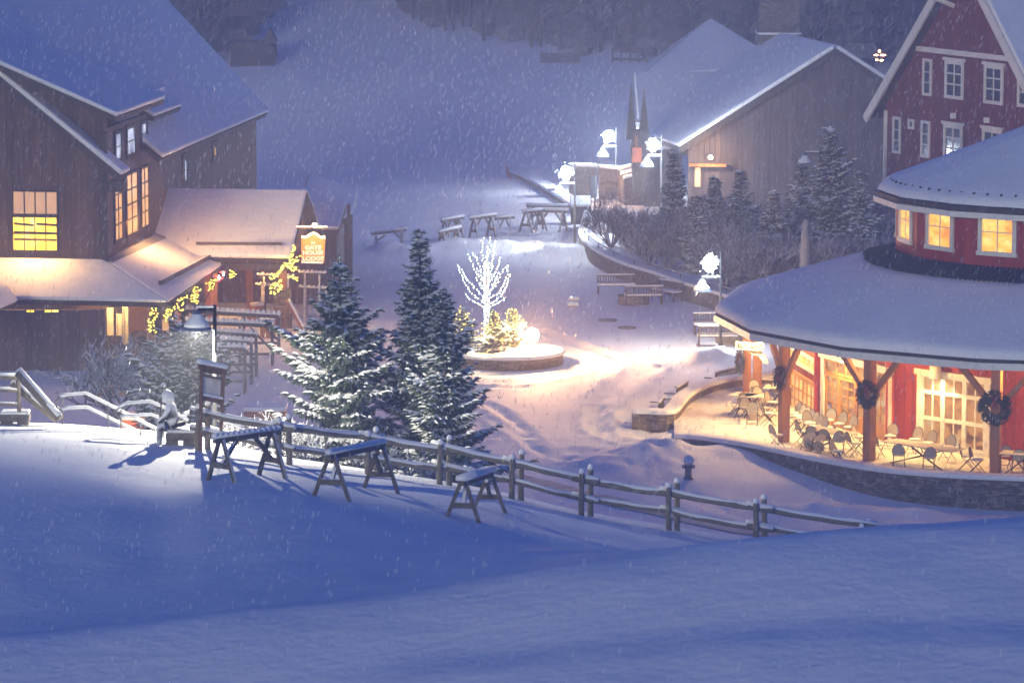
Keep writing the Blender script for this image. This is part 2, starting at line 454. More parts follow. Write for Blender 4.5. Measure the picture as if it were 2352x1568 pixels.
sheet('snow_bank', frange(8, 44, 2) + frange(44.5, 51, 0.5) + frange(51.1, 62, 0.1), frange(-1300, 3700, 16), snow_ground, 'near snow bank in the foreground')
sheet('snow_hill', frange(62, 124, 0.45), US, snow_ground, 'snowy hill under the rail fence')
sheet('plaza_ground', frange(124, 175, 0.22) + frange(175.4, 236, 0.5), frange(-900, 480, 20) + frange(490, 1900, 6) + frange(1920, 3300, 20), snow_ground, 'snow covered village plaza')
sheet('ski_slope', frange(236, 300, 1.6) + frange(302, 520, 6), frange(-1300, 3700, 25), snow_ground, 'ski slope rising behind the village')
NFLAKE = 24000
# ------------------------------------------------------------------ shared building pieces
def slab(m, pts, th, up=None):
    """a plate with given top outline and thickness, extruded along its own downward normal"""
    pts = [Vector(p) for p in pts]; n = (pts[1] - pts[0]).cross(pts[2] - pts[1]).normalized()
    if n.z < 0: n = -n
    if abs(n.z) < 0.05: n = Vector(up)
    return m.prism(pts, -n * th)
def roof(parent, pts, th=0.22, snow_th=0.24, mat=None, inset=0.03, name='roof', snowname='roof_snow'):
    r = slab(MB(), pts, th).build(name, mat or wood_dark, parent)
    pts = [Vector(p) for p in pts]; c = sum(pts, Vector()) / len(pts)
    n = (pts[1] - pts[0]).cross(pts[2] - pts[1]).normalized()
    if n.z < 0: n = -n
    top = [p + (c - p).normalized() * inset + n * snow_th for p in pts]
    s = MB(); s.prism(top, -n * (snow_th - 0.004))
    o = s.build(snowname, snow, r, bevel=0.09)
    return r
def window(parent, p0, n, u0, u1, vt, vb, cols, rows, pane, frame=None, fw=0.09, mw=0.035, sill=False, name='window', header=0.0, depth=0.07, split=None):
    frame = frame or wood_dark; n = Vector(n).normalized()
    a = onplane(u0, vb, p0, n); zt = onplane(u0, vt, p0, n).z; b = onplane(u1, vb, p0, n)
    x = Vector((b.x - a.x, b.y - a.y, 0)); W = x.length; x.normalize(); H = zt - a.z; z0 = a.z
    def q(s, t, o=0.0): return Vector((a.x, a.y, z0)) + x * s + Vector((0, 0, t)) + n * o
    def strip(m, s0, s1, t0, t1, d0, d1):
        m.prism([q(s0, t0, d0), q(s1, t0, d0), q(s1, t1, d0), q(s0, t1, d0)], n * (d1 - d0))
    fm = MB(); strip(fm, 0, fw, 0, H, -0.02, depth); strip(fm, W - fw, W, 0, H, -0.02, depth)
    strip(fm, fw, W - fw, H - fw, H, -0.02, depth); strip(fm, fw, W - fw, 0, fw, -0.02, depth)
    if header: strip(fm, -0.12, W + 0.12, H + .002, H + header, -0.02, depth + 0.05)
    fr = fm.build(name, frame, parent)
    pm = MB(); strip(pm, fw, W - fw, fw, H - fw, -0.015, 0.012); pm.build('pane', pane, fr)
    if cols * rows > 1:
        mm = MB()
        for i in range(1, cols):
            s = fw + (W - 2 * fw) * i / cols; strip(mm, s - mw / 2, s + mw / 2, fw, H - fw, 0.013, 0.045)
        hs = [fw + (H - 2 * fw) * j / rows for j in range(1, rows)] if split is None else [fw + (H - 2 * fw) * k for k in split]
        for t in hs: strip(mm, fw, W - fw, t - mw / 2, t + mw / 2, 0.0135, 0.040)
        mm.build('muntin', frame, fr)
    if sill:
        sm = MB(); strip(sm, -0.06, W + 0.06, -0.09, -0.004, 0, depth + 0.07); sm.build('sill', frame, fr)
    return fr

# ------------------------------------------------------------------ the lodge on the left
AX = Vector((4.0, 31.5, 0)).normalized(); BX = Vector((-31.5, 4.0, 0)).normalized(); NS = -BX; NG = -AX
S0 = at(240, 598, 161.8); E0 = at(290, 405, 161.0); ZE = E0.z
brd_front = board_mat('grey_brown_boards', (0.055, 0.029, 0.022), (0.16, 0.084, 0.060), axis=(BX.x, BX.y), wdt=0.24)
brd_side = board_mat('side_boards', (0.055, 0.029, 0.022), (0.16, 0.084, 0.060), axis=(AX.x, AX.y), wdt=0.24)
pane_amber = emit_mat('amber_window_light', (1, 0.55, 0.18), 0.28, [(0.25, (0.55, 0.24, 0.08)), (0.6, (1.0, 0.5, 0.18)), (0.8, (1, .7, .35))], 1.6)
pane_yellow = emit_mat('bright_yellow_window', (1, 0.6, 0.06), 0.95, [(0.3, (1.0, 0.40, 0.015)), (0.55, (1.0, 0.58, 0.035)), (0.75, (1.0, 0.75, 0.2))], 2.5)
pane_pink = emit_mat('window_blind_light', (0.8, 0.42, 0.22), 0.17, [(0.3, (0.8, 0.40, 0.22)), (0.7, (0.95, 0.55, 0.28))], 2)
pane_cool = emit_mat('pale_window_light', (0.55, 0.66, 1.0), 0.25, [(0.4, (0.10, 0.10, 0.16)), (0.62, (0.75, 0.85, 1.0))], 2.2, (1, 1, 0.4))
lodge = thing('lodge', S0 * 1, 'large grey brown wooden lodge with snowy roof and lit windows at the left', 'lodge')
LO = Vector((S0.x, S0.y, 0))
def L(a, b, z): return LO + AX * a + BX * b + Vector((0, 0, z))
PT = 0.80
ebo = -0.9; za = (E0 - LO).dot(AX)
def zmain(b): return ZE + PT * (b - ebo)
E1 = onplane(625, 260, E0, NS); aE1 = (E1 - LO).dot(AX)
aW1 = (onplane(590, 437, L(0, 0, 0), NS) - LO).dot(AX)
RB = 9.0
# walls
m = MB(); m.prism([L(0, 0, -1), L(0, 0, zmain(0) - .3), L(0, RB, zmain(RB) - .3), L(0, 2 * RB, zmain(0) - .3), L(0, 2 * RB, -1)], AX * 0.25)
m.build('gable_wall', brd_front, lodge)
m = MB(); m.prism([L(0.26, 0, -1), L(aW1, 0, -1), L(aW1, 0, ZE + 0.35), L(8.2, 0, ZE + 0.35), L(8.2, 0, 9.25), L(0.26, 0, 9.25)], BX * 0.25); m.build('side_wall', brd_side, lodge)
m = MB(); m.prism([L(aW1 - .25, 0.26, -1), L(aW1 - .25, 0.26, zmain(.26) - .3), L(aW1 - .25, RB, zmain(RB) - .3), L(aW1 - .25, 2 * RB, -1)], AX * 0.25); m.build('end_wall', brd_front, lodge)
m = MB(); m.bar(L(-0.03, -.03, -1), L(-0.03, -.03, 9.2), 0.3, 0.3, (1, 0, 0)); m.build('corner_board', wood_dark, lodge)
# main roof
T1 = onplane(380, 0, E0, Vector((0, 0, 1)).cross(AX).cross(AX + Vector((0, 0, 0))).length and (AX.cross(BX + Vector((0, 0, PT)))).normalized())
aT1 = (T1 - LO).dot(AX); bT1 = (T1 - LO).dot(BX)
aR = aE1 + (aT1 - aE1) / (bT1 - ebo) * (RB - ebo)
aC = (onplane(383, 359, E0, NS) - LO).dot(AX); bT = ebo + 5.6
roof(lodge, [L(za, ebo, ZE), L(.72, ebo, ZE), L(.72, RB, zmain(RB)), L(za, RB, zmain(RB))], 0.25, 0.22)
roof(lodge, [L(.73, bT, zmain(bT)), L(aC, bT, zmain(bT)), L(aC, RB, zmain(RB)), L(.73, RB, zmain(RB))], 0.25, 0.22)
roof(lodge, [L(aC + .01, ebo, ZE), L(aE1, ebo, ZE), L(aR, RB, zmain(RB)), L(aC + .01, RB, zmain(RB))], 0.25, 0.22)
roof(lodge, [L(za, 2 * RB - ebo, ZE), L(aE1, 2 * RB - ebo, ZE), L(aR, RB, zmain(RB)), L(za, RB, zmain(RB))], 0.25, 0.2)
# large shed dormer
zd = onplane(285, 270, E0, NS).z; aD0 = (onplane(285, 270, E0, NS) - LO).dot(AX); aD1 = (onplane(395, 235, E0, NS) - LO).dot(AX)
sb = (zd - ZE) / (PT - 0.42) + 0.3
m = MB(); m.prism([L(0.7, 0.02, zmain(0) - .2), L(0.7, 0.02, zd + .15), L(0.7, sb + ebo, zd + 0.42 * sb - .1)], AX * 0.2); m.build('dormer_cheek', brd_front, lodge)
roof(lodge, [L(aD0, ebo + .1, zd), L(aD1, ebo + .1, zd), L(aD1, ebo + sb, zd + 0.42 * sb), L(aD0, ebo + sb, zd + 0.42 * sb)], 0.2, 0.2, name='dormer_roof')
zd2 = 9.0
m = MB(); m.prism([L(aD1 - .5, 1.0, 7.5), L(aD1 + 6.2, 1.0, 7.5), L(aD1 + 6.2, 1.0, zd2 + .1), L(aD1 - .5, 1.0, zd2 + .1)], BX * 0.25); m.build('dormer_wall', brd_side, lodge)
m = MB(); m.prism([L(aD1 + 0.3, 1.26, 8.0), L(aD1 + 0.3, 1.26, zd2 + .2), L(aD1 + .3, 4.0, zd2 + 1.6)], AX * 0.2); m.build('dormer_cheek', brd_front, lodge)
roof(lodge, [L(aD1 + 1.0, -.1, zd2), L(aD1 + 6.6, -.1, zd2), L(aD1 + 6.6, 4.5, zd2 + 2.7), L(aD1 + 1.0, 4.5, zd2 + 2.7)], 0.2, 0.2, name='dormer_roof')
# windows
GP = L(-0.01, 0, 0); SP = L(0, -0.01, 0)
window(lodge, GP, NG, 28, 135, 436, 494, 4, 1, pane_pink, mw=0.05, fw=0.07)
window(lodge, GP, NG, 28, 135, 495, 577, 4, 2, pane_yellow, mw=0.05, fw=0.07)
m = MB()
for u0, v0, u1, v1 in ((33, 513, 78, 517), (84, 514, 130, 517), (33, 533, 130, 536), (33, 549, 130, 551)):
    a = onplane(u0, v0, GP, NG); b = onplane(u1, v1, GP, NG); m.bar(a + NG * .05, b + NG * .05, 0.03, 0.10)
m.build('interior_shelf', wood_dark, lodge)
for u0, u1, vt, vb in ((262, 282, 408, 560), (289, 317, 398, 548), (323, 342, 383, 530)):
    window(lodge, SP, NS, u0, u1, vt, vb, 2, 4, pane_amber, wood_dark, fw=0.12, mw=0.06)
for u0, u1, vt, vb in ((262, 279, 302, 378), (289, 311, 290, 366), (322, 337, 279, 340)):
    window(lodge, SP, NS, u0, u1, vt, vb, 1, 2, pane_cool, wood_dark, fw=0.16)
window(lodge, SP, NS, 487, 498, 326, 374, 1, 1, pane_amber, wood_dark, fw=0.3)
window(lodge, SP, NS, 419, 431, 355, 432, 1, 2, pane_cool, wood_dark, fw=0.3)
window(lodge, L(0, .98, 0), NS, 418, 434, 277, 302, 1, 1, pane_cool, wood_dark, fw=0.2)
m = MB(); m.prism([L(-.4, -0.3, 6.75), L(-.4, -.9, 6.75), L(-.4, -.9, 7.2), L(-.4, -0.3, 7.2)], AX * .9); m.build('fascia', wood_dark, lodge)
m = MB(); m.bar(L(13.0, 1.0, 9.75), L(16, 1.0, 9.75), .25, .18); m.build('snow_guard', snow, lodge)
m = MB(); m.tube([L(8, 8, 13), L(8, 8, 14.6)], .22); m.build('vent_pipe', metal_dark, lodge)
def window_glow(name, c, n_, sx, sy, e, col, down=.55):
    l = bpy.data.lights.new(name, 'AREA'); l.shape = 'RECTANGLE'; l.size = sx; l.size_y = sy; l.energy = e; l.color = col
    o = bpy.data.objects.new(name, l); C.objects.link(o); d_ = (Vector(n_) - Vector((0, 0, down))).normalized()
    o.rotation_euler = d_.to_track_quat('-Z', 'Y').to_euler(); o.parent = lodge; o.location = c - WORLD[lodge.name]
window_glow('window_light', onplane(82, 530, GP, NG) + NG * .15, NG, 1.7, 1.6, 130, (1, .52, .16))
window_glow('window_light', onplane(302, 480, SP, NS) + NS * .25, NS, 2.8, 2.2, 180, (1, .50, .18))
# porch roof
ZP = 2.62; ZU = 3.83
PC = atz(385, 697, ZP); PR = atz(512, 610, ZP); PRu = onplane(395, 545, L(0, 0, 0), NS)
PL = atz(40, 690, ZP); PU = Vector((S0.x, S0.y, ZU)); PUL = onplane(-160, 597, GP, NG); PUL.z = ZU
PLL = PL + (PL - PC) * 0.62
PRu = PR + BX * ((PR - L(0, 0, 0)).dot(NS)); PRu.z = ZU
PU2 = PU.copy()
roof(lodge, [PLL, PC, PU2, PUL], 0.16, 0.16, name='porch_roof')
roof(lodge, [PC, PR, PRu, PU2], 0.16, 0.16, name='porch_roof')
q0 = atz(-140, 640, 3.3); q1 = atz(38, 694, 2.75); q2 = atz(-140, 770, 2.75); q3 = atz(10, 668, 3.2)
roof(lodge, [q0, q3 + Vector((0, .1, .1)), q1, q2], 0.14, 0.16, name='porch_roof')
def pl(u, v, p=None):   # point on the side porch plane
    n = (PR - PC).cross(PU2 - PC).normalized(); return onplane(u, v, PC, n)
m = MB(); a = pl(362, 664); b = pl(488, 597); nn = (PR - PC).cross(PU2 - PC).normalized(); nn = nn if nn.z > 0 else -nn
m.bar(a + nn * .28, b + nn * .28, 0.12, 0.2); m.build('snow_guard', snowy_mat('snowy_guard', (0.03, .025, .02), (.05, .04, .03), 0.0, .3), lodge)
m = MB()
for i in range(26):
    t = i / 25; p = PU2.lerp(PRu, t); d = (PC.lerp(PR, t) - p).normalized()
    m.bar(p + nn * .17, p + d * .55 + nn * .17, 0.05, 0.05)
m.build('roof_seam', wood_dark, lodge)
# lower front wall and porch interior
fw0 = atz(-260, 858, 0); fw1 = atz(238, 858, 0)
m = MB(); m.prism([fw0 + Vector((0, .8, -.5)), fw1 + Vector((0, .8, -.5)), fw1 + Vector((0, .8, 2.45)), fw0 + Vector((0, .8, 2.45))], (0, 0.3, 0)); m.build('lower_wall', brd_front, lodge)
m = MB(); m.box(L(1.3, -1.4, .1) + Vector((0, 0, 0)), (2.6, 9, .25)); m.build('porch_deck', wood_dark, lodge)
for i, (u, v) in enumerate(((392, 775), (428, 760), (460, 745), (492, 728), (512, 712))):
    t = (i + .15) / 4.6; p = PC.lerp(PR, min(t, 1)) + BX * 0.45
    m = MB(); m.box((p.x, p.y, 1.2), (.24, .24, 2.8)); m.build('porch_post', wood_orange if i > 3 else wood_dark, lodge)
mcream = noise_mat('cream_plaster', (0.5, 0.45, 0.36), (0.62, 0.56, 0.46), 3)
for u0, u1, vt, vb in ((247, 262, 706, 770), (283, 296, 704, 790), (268, 281, 720, 770)):
    window(lodge, L(-0.2, 0, 0), NG, u0, u1, vt, vb, 1, 1, mcream, mcream, fw=0.05, name='door_panel')
for u0, u1 in ((58, 82), (100, 138)):
    window(lodge, fw0 + Vector((0, .78, 0)), Vector((0, -1, 0)), u0, u1, 708, 720, 2, 1, pane_yellow, wood_dark, fw=0.06)
point('porch_light', L(-1.2, -0.4, 2.1), 60, AMBER, 0.08, lodge)
point('porch_light', L(5.5, -1.6, 2.2), 60, WARM, 0.08, lodge)
point('porch_light', L(10, -1.6, 2.3), 60, WARM, 0.08, lodge)

# ------------------------------------------------------------------ gatehouse wing
gate = thing('gatehouse', atz(560, 770, 0), 'low gabled entrance wing with snowy roof between lodge and hanging sign', 'gatehouse')
ZG = 3.0; GE = atz(668, 597, ZG); GL = GE + BX * 6.6
hgt = 4.2; zr = zv(443, (GE + AX * hgt).y)
RE = GE + AX * hgt; RE.z = zr; RL = RE + BX * 6.9; BE = GE + AX * 2 * hgt; BL = BE + BX * 6.9
roof(gate, [GL, GE, RE, RL], 0.14, 0.22)
roof(gate, [BL, BE, RE, RL], 0.14, 0.2)
orange_sid = board_mat('orange_siding', (0.42, 0.17, 0.03), (0.55, 0.26, 0.06), wdt=0.16, vertical=False, groove=0.55)
go = BX * 0.55; gz = Vector((0, 0, -.2))
m = MB(); m.prism([GE + go + gz + AX * .3, RE + go + gz, BE + go + gz - AX * .3], BX * 0.15); m.build('gable_siding', orange_sid, gate)
m = MB(); m.prism([BE + go * .5 + Vector((0, 0, -3.2)), BE + go * .5 + gz, BL + gz, BL + Vector((0, 0, -3.2))], AX * 0.2); m.build('back_wall', brd_front, gate)
m = MB(); a = GE + AX * .3 + Vector((0, 0, -.35)); m.bar(a + BX * .2, a + BX * 6.5, .2, .3); m.build('beam', wood_dark, gate)
for k in (0.02, 0.2, 0.42, .66):
    p = GL.lerp(GE, k) + AX * 2.2; m = MB(); m.box((p.x, p.y, 1.3), (.28, .28, 2.7)); m.build('post', wood_orange, gate)
m = MB(); p = GE + AX * .5 + BX * .45; PIL = Vector((p.x, p.y, 0)); m.box((p.x, p.y, 2.3), (.3, .3, 1.5)); m.build('post', wood_orange, gate)
m = MB(); m.box((p.x, p.y, .8), (.75, .75, 1.75)); o = m.build('stone_pier', stone, gate, bevel=.03)
m = MB(); a = onplane(465, 578, GE, AX.cross(BX)) if False else None
nf = (GE - GL).cross(RE - GL).normalized(); nf = nf if nf.z > 0 else -nf
a = onplane(452, 571, GE, nf); b = onplane(650, 572, GE, nf)
m.bar(a + nf * .3, b + nf * .3, .08, .12); m.build('snow_guard', wood_grey, gate)
m = MB()
for t in (0.05, .3, .6, .9): q = a.lerp(b, t); m.bar(q - nf * .02, q + nf * .3, .06, .06)
m.build('guard_bracket', metal_dark, gate)
point('gate_lamp', GE + BX * 2.5 + AX * 3 + Vector((0, 0, -.5)), 70, WARM, .1, gate)

# shed behind the gatehouse
shed = thing('shed', atz(760, 640, 0), 'small brown shed with sloping snowy roof behind the hanging sign', 'shed')
s0 = at(690, 462, 186); s1 = at(796, 508, 186)
m = MB(); m.prism([Vector((s0.x, 186, -.3)), Vector((s1.x - .4, 186, -.3)), Vector((s1.x - .4, 186, s1.z - .1)), Vector((s0.x, 186, s0.z - .15))], (0, 7, 0)); m.build('wall', brd_front, shed)
roof(shed, [s0 + Vector((0, -.5, 0)), s1 + Vector((.2, -.5, 0)), s1 + Vector((.2, 7.2, .5)), s0 + Vector((0, 7.2, .5))], .2, .2)
t0 = at(716, 530, 181); t1 = at(779, 530, 181)
m = MB(); m.box(((t0.x + t1.x) / 2, 183, t0.z / 2), (t1.x - t0.x - .2, 4.4, t0.z)); m.build('lean_to', brd_front, shed)
roof(shed, [t0, t1, t1 + Vector((.2, 3.5, .8)), t0 + Vector((0, 3.5, .8))], .15, .2, name='lean_to_roof')
for i, (u, vt, vb) in enumerate(((795, 500, 700), (801, 468, 690), (806, 492, 690))):
    b = at(u, vb, 183 - i); t = at(u, vt, 183 - i)
    o = MB().tube([Vector((b.x, b.y, 0)), t], .09, 6).build('timber_pole', wood_grey, None)
    tag(o, ['thick timber pole at the corner of the small shed', 'tallest rough pole standing by the small shed', 'thin rightmost pole standing by the small shed'][i], 'pole', 'rough poles by the shed')

# ------------------------------------------------------------------ big barn at the back with chimney
barn = thing('barn', at(1750, 493, 215), 'large dark barn with steep snowy roof and massive chimney behind the trees', 'barn')
brd_barn = board_mat('barn_boards', (0.045, 0.032, 0.032), (0.10, 0.072, 0.07), axis=(1, 0), wdt=0.3)
A0 = at(1920, 112, 215); BL0 = at(1560, 340, 215); D = Vector((-2.3, 12, 0)).normalized()
BR0 = Vector((A0.x + (A0.x - BL0.x), 215, BL0.z))
m = MB(); m.prism([(BL0.x + .5, 215.5, -.5), (BR0.x - .5, 215.5, -.5), (BR0.x - .5, 215.5, BL0.z), (A0.x, 215.5, A0.z - .3), (BL0.x + .5, 215.5, BL0.z)], (0, .3, 0)); m.build('gable_wall', brd_barn, barn)
LNB = 12
roof(barn, [BL0, A0, A0 + D * LNB, BL0 + D * LNB], .3, .25, name='roof')
roof(barn, [BR0, A0, A0 + D * LNB, BR0 + D * LNB], .3, .25, name='roof')
wr0 = at(1455, 172, 228); wr1 = at(1760, 176, 228); we0 = atz(1478, 345, 3.2)
roof(barn, [Vector((wr0.x + .2, we0.y, 3.2)), Vector((BL0.x + 1, we0.y, 3.2)), Vector((wr1.x, 228, wr0.z)), wr0], .3, .25, name='wing_roof')
m = MB(); m.prism([(wr0.x + .4, we0.y + .5, -.5), (BL0.x + .4, we0.y + .5, -.5), (BL0.x + .4, we0.y + .5, 3.1), (wr0.x + .4, we0.y + .5, 3.1)], (0, .3, 0)); m.build('wing_wall', brd_barn, barn)
ch = MB(); c0 = at(1745, 110, 226); c1 = at(1836, 110, 226); zc0 = 5.0; ztop = at(1790, -60, 226).z
ch.box(((c0.x + c1.x) / 2, 227.2, (zc0 + ztop) / 2), (c1.x - c0.x, 2.2, ztop - zc0)); co = ch.build('chimney', stone_grey, barn)
zl = at(1790, 78, 226).z; MB().box(((c0.x + c1.x) / 2, 227.2, zl), (c1.x - c0.x + .25, 2.45, .1)).build('chimney_ledge', snow, co)
dr = window(barn, Vector((0, 215.48, 0)), (0, -1, 0), 1592, 1612, 381, 432, 1, 1, emit_mat('barn_door_glow', (1, .6, .3), .3, sample=False), wood_dark, fw=.08, name='door')
MB().bar(at(1583, 379, 215.2), at(1668, 380, 215.2), .3, .16).build('door_lintel', wood_orange, barn)
lampb = at(1632, 362, 214.6)
em_warm = emit_mat('warm_bulb', (1, .72, .38), 14, sample=False)
MB().blob(lampb, .13, .13, .13, 8, 0).build('wall_lamp', em_warm, barn, True)
point('wall_lamp_light', lampb + Vector((0, -.35, 0)), 100, AMBER, .15, barn)
far = thing('far_building', at(1630, 120, 250), 'faint distant hip roofed building beyond the chimney', 'building')
pk = at(1632, 50, 262); fl = at(1476, 184, 256); fr_ = at(1800, 150, 256)
roof(far, [fl, fr_, pk + Vector((.1, 0, 0)), pk], .3, .25); roof(far, [fl, pk, fl + Vector((.5, 12, 0))], .3, .2)
m = MB(); m.prism([fl + Vector((.4, .6, -4)), fr_ + Vector((-.4, .6, -4)), fr_ + Vector((-.4, .6, -.2)), fl + Vector((.4, .6, -.2))], (0, .3, 0)); m.build('wall', brd_barn, far)

# ------------------------------------------------------------------ tall red building on the right
red_h = thing('red_house', at(2200, 560, 186), 'tall dark red gabled house with white trimmed windows at upper right', 'house')
q1 = at(2035, 235, 192.5); q2d = Vector((3.9, -8.3, 0)).normalized(); NR = Vector((-8.3, -3.9, 0)).normalized()
red_b = board_mat('red_boards', (0.10, 0.018, 0.018), (0.20, 0.035, 0.03), axis=(q2d.x, q2d.y), wdt=0.3)
W0 = Vector((q1.x, q1.y, 0)); apx = onplane(2229, -105, W0, NR); zE = q1.z
sA = (apx - W0).dot(q2d); WL = 2 * sA
def Rw(s, z, o=0.0): return W0 + q2d * s + Vector((0, 0, z)) + NR * o
m = MB(); m.prism([Rw(0, -1), Rw(WL, -1), Rw(WL, zE), Rw(sA, apx.z), Rw(0, zE)], -NR * .3); m.build('wall', red_b, red_h)
slp = (apx.z - zE) / sA
for sgn, sS in ((1, 0), (-1, WL)):
    e = Rw(sS - sgn * .9, zE - .9 * slp + .25, .6); p = Rw(sA, apx.z + .25, .6)
    rr = roof(red_h, [e, p, p - NR * 13, e - NR * 13], .25, .2)
    MB().bar(Rw(sS - sgn * .9, zE - .9 * slp + .02, .63), Rw(sA, apx.z + .02, .63), .12, .42, up=(0, 0, 1)).build('barge_board', white_trim, rr)
zb = onplane(2113, 112, W0, NR).z; sb0 = (onplane(2113, 112, W0, NR) - W0).dot(q2d)
MB().bar(Rw(sb0 - .2, zb, .06), Rw(WL - sb0 + .2, zb, .06), .12, .24).build('belt_board', white_trim, red_h)
MB().bar(Rw(.05, -1, .04), Rw(.05, zE - .4, .04), .16, .16, (1, 0, 0)).build('corner_board', white_trim, red_h)
for u0, u1, vt, vb in ((2120, 2140, 134, 219), (2051, 2069, 267, 351), (2116, 2136, 276, 361)):
    window(red_h, W0 + NR * .01, NR, u0, u1, vt, vb, 1, 3, glass_dark, white_trim, fw=.13, mw=.05)
for u0, u1, vt, vb in ((2171, 2213, 138, 225), (2261, 2304, 148, 237), (2338, 2380, 155, 245), (2168, 2210, 284, 372), (2257, 2300, 294, 382)):
    window(red_h, W0 + NR * .01, NR, u0, u1, vt, vb, 2, 3, glass_dark, white_trim, fw=.16, mw=.07, split=[.36, .7], header=.14)
window(red_h, W0 + NR * .01, NR, 2087, 2100, 273, 296, 1, 1, glass_dark, white_trim, fw=.12, name='vent')
for u in (2193, 2270):
    p = onplane(u, 266 + (u - 2193) * .13, W0, NR); MB().box(p + NR * .1, (.25, .25, .25)).build('wall_fixture', white_trim, red_h)
MB().bar(at(2186, -10, 187) + NR * 1.2, at(2199, 14, 187) + NR * .2, .2, .2).build('brace', white_trim, red_h)

# ------------------------------------------------------------------ the round red pavilion
PX, PY = 20.7, 143.7; NS16 = 16
pav = thing('pavilion', (PX, PY, 0), 'round red pavilion with wide snowy two tier roof and lit porch', 'pavilion')
def ring(r, z, n=16, a0=0.0): return [Vector((PX + r * cos(a0 + 2 * pi * k / n), PY + r * sin(a0 + 2 * pi * k / n), z)) for k in range(n)]
def cone(m, prof, n=16):
    o = len(m.v)
    for r, z in prof: m.v += ring(r, z, n)
    for i in range(len(prof) - 1):
        for k in range(n):
            a = o + i * n + k; b = o + i * n + (k + 1) % n; m.f.append((a, b, b + n, a + n))
    return m
ZE1 = 4.05
rf = cone(MB(), [(6.5, 6.30), (13.25, ZE1 + .16), (13.25, ZE1), (13.12, ZE1 - .02), (6.5, 6.1)]).build('lower_roof', wood_dark, pav)
def snowcone(name, prof, par, n=64, sub=1):
    m = MB(); o = 0
    for r, z in prof:
        for k in range(n):
            a = 2 * pi * k / n; kk = (k / n * 16) % 1.0; ap = cos(pi / 16) / cos((kk - .5) * 2 * pi / 16)
            rr = r * (ap if r > 2 else 1); j = 0.02 * noise.noise(Vector((r * cos(a) * 1.3, r * sin(a) * 1.3, z)))
            m.v.append(Vector((PX + rr * cos(a), PY + rr * sin(a), z + j)))
    for i in range(len(prof) - 1):
        for k in range(n):
            a = i * n + k; b = i * n + (k + 1) % n; m.f.append((a, b, b + n, a + n))
    return m.build(name, snow, par, True)
zr_ = lambda r: 6.30 + (ZE1 + .16 - 6.30) * (r - 6.5) / 6.75
snowcone('roof_snow', [(7.45, zr_(7.45) + .02), (7.75, zr_(7.75) + .16), (8.6, zr_(8.6) + .24), (11, zr_(11) + .27), (12.6, zr_(12.6) + .27), (12.95, zr_(12.95) + .24), (13.14, zr_(13.1) + .20), (13.27, zr_(13.22) + .10), (13.29, zr_(13.22) - .06)], rf)
fa = MB(); o = len(fa.v)
fa = cone(MB(), [(13.18, ZE1 - .02), (13.32, ZE1 - .02), (13.32, ZE1 - .26), (13.18, ZE1 - .26), (13.18, ZE1 - .02)]).build('fascia', white_trim, pav)
cone(MB(), [(13.17, ZE1 - .14), (9.0, ZE1 - .13), (9.0, ZE1 - .2), (13.17, ZE1 - .2)]).build('porch_ceiling', noise_mat('porch_ceiling_wood', (.30, .2, .12), (.4, .28, .17), 4), pav)
# ribbed metal strip at the foot of the drum
sm = MB()
for k in range(132):
    a = pi + pi * k / 131 - .3; ca, sa = cos(a), sin(a)
    p0 = Vector((PX + 6.75 * ca, PY + 6.75 * sa, 6.42)); p1 = Vector((PX + 7.85 * ca, PY + 7.85 * sa, 6.13)); sm.bar(p0, p1, .045, .14)
sm.build('roof_seam', metal_dark, rf)
red_pav = noise_mat('red_wall_paint', (0.24, 0.016, 0.008), (0.38, 0.034, 0.014), 3, stretch=(1, 1, .15), rough=.6)
ZD = 8.42
cone(MB(), [(6.7, 6.1), (6.7, ZD)]).build('drum_wall', red_pav, pav)
ur = cone(MB(), [(0.02, 11.5), (7.48, ZD + .16), (7.48, ZD), (7.35, ZD - .02), (0.02, 11.35)]).build('upper_roof', wood_dark, pav)
zu = lambda r: 11.5 + (ZD + .16 - 11.5) * r / 7.48
snowcone('roof_snow', [(0.02, zu(0) + .2), (3, zu(3) + .22), (6.4, zu(6.4) + .22), (7.1, zu(7.1) + .22), (7.32, zu(7.32) + .17), (7.40, zu(7.4) + .03)], ur)
cone(MB(), [(7.42, ZD - .02), (7.54, ZD - .02), (7.54, ZD - .22), (7.42, ZD - .22), (7.42, ZD - .02)]).build('upper_fascia', white_trim, pav)
for k in range(40):
    a = pi + pi * k / 40; r = 6.9; z = zu(r) + .2; MB().blob((PX + r * cos(a), PY + r * sin(a), z), .06, .05, .05, 5).build('snow_guard', metal_dark, ur)
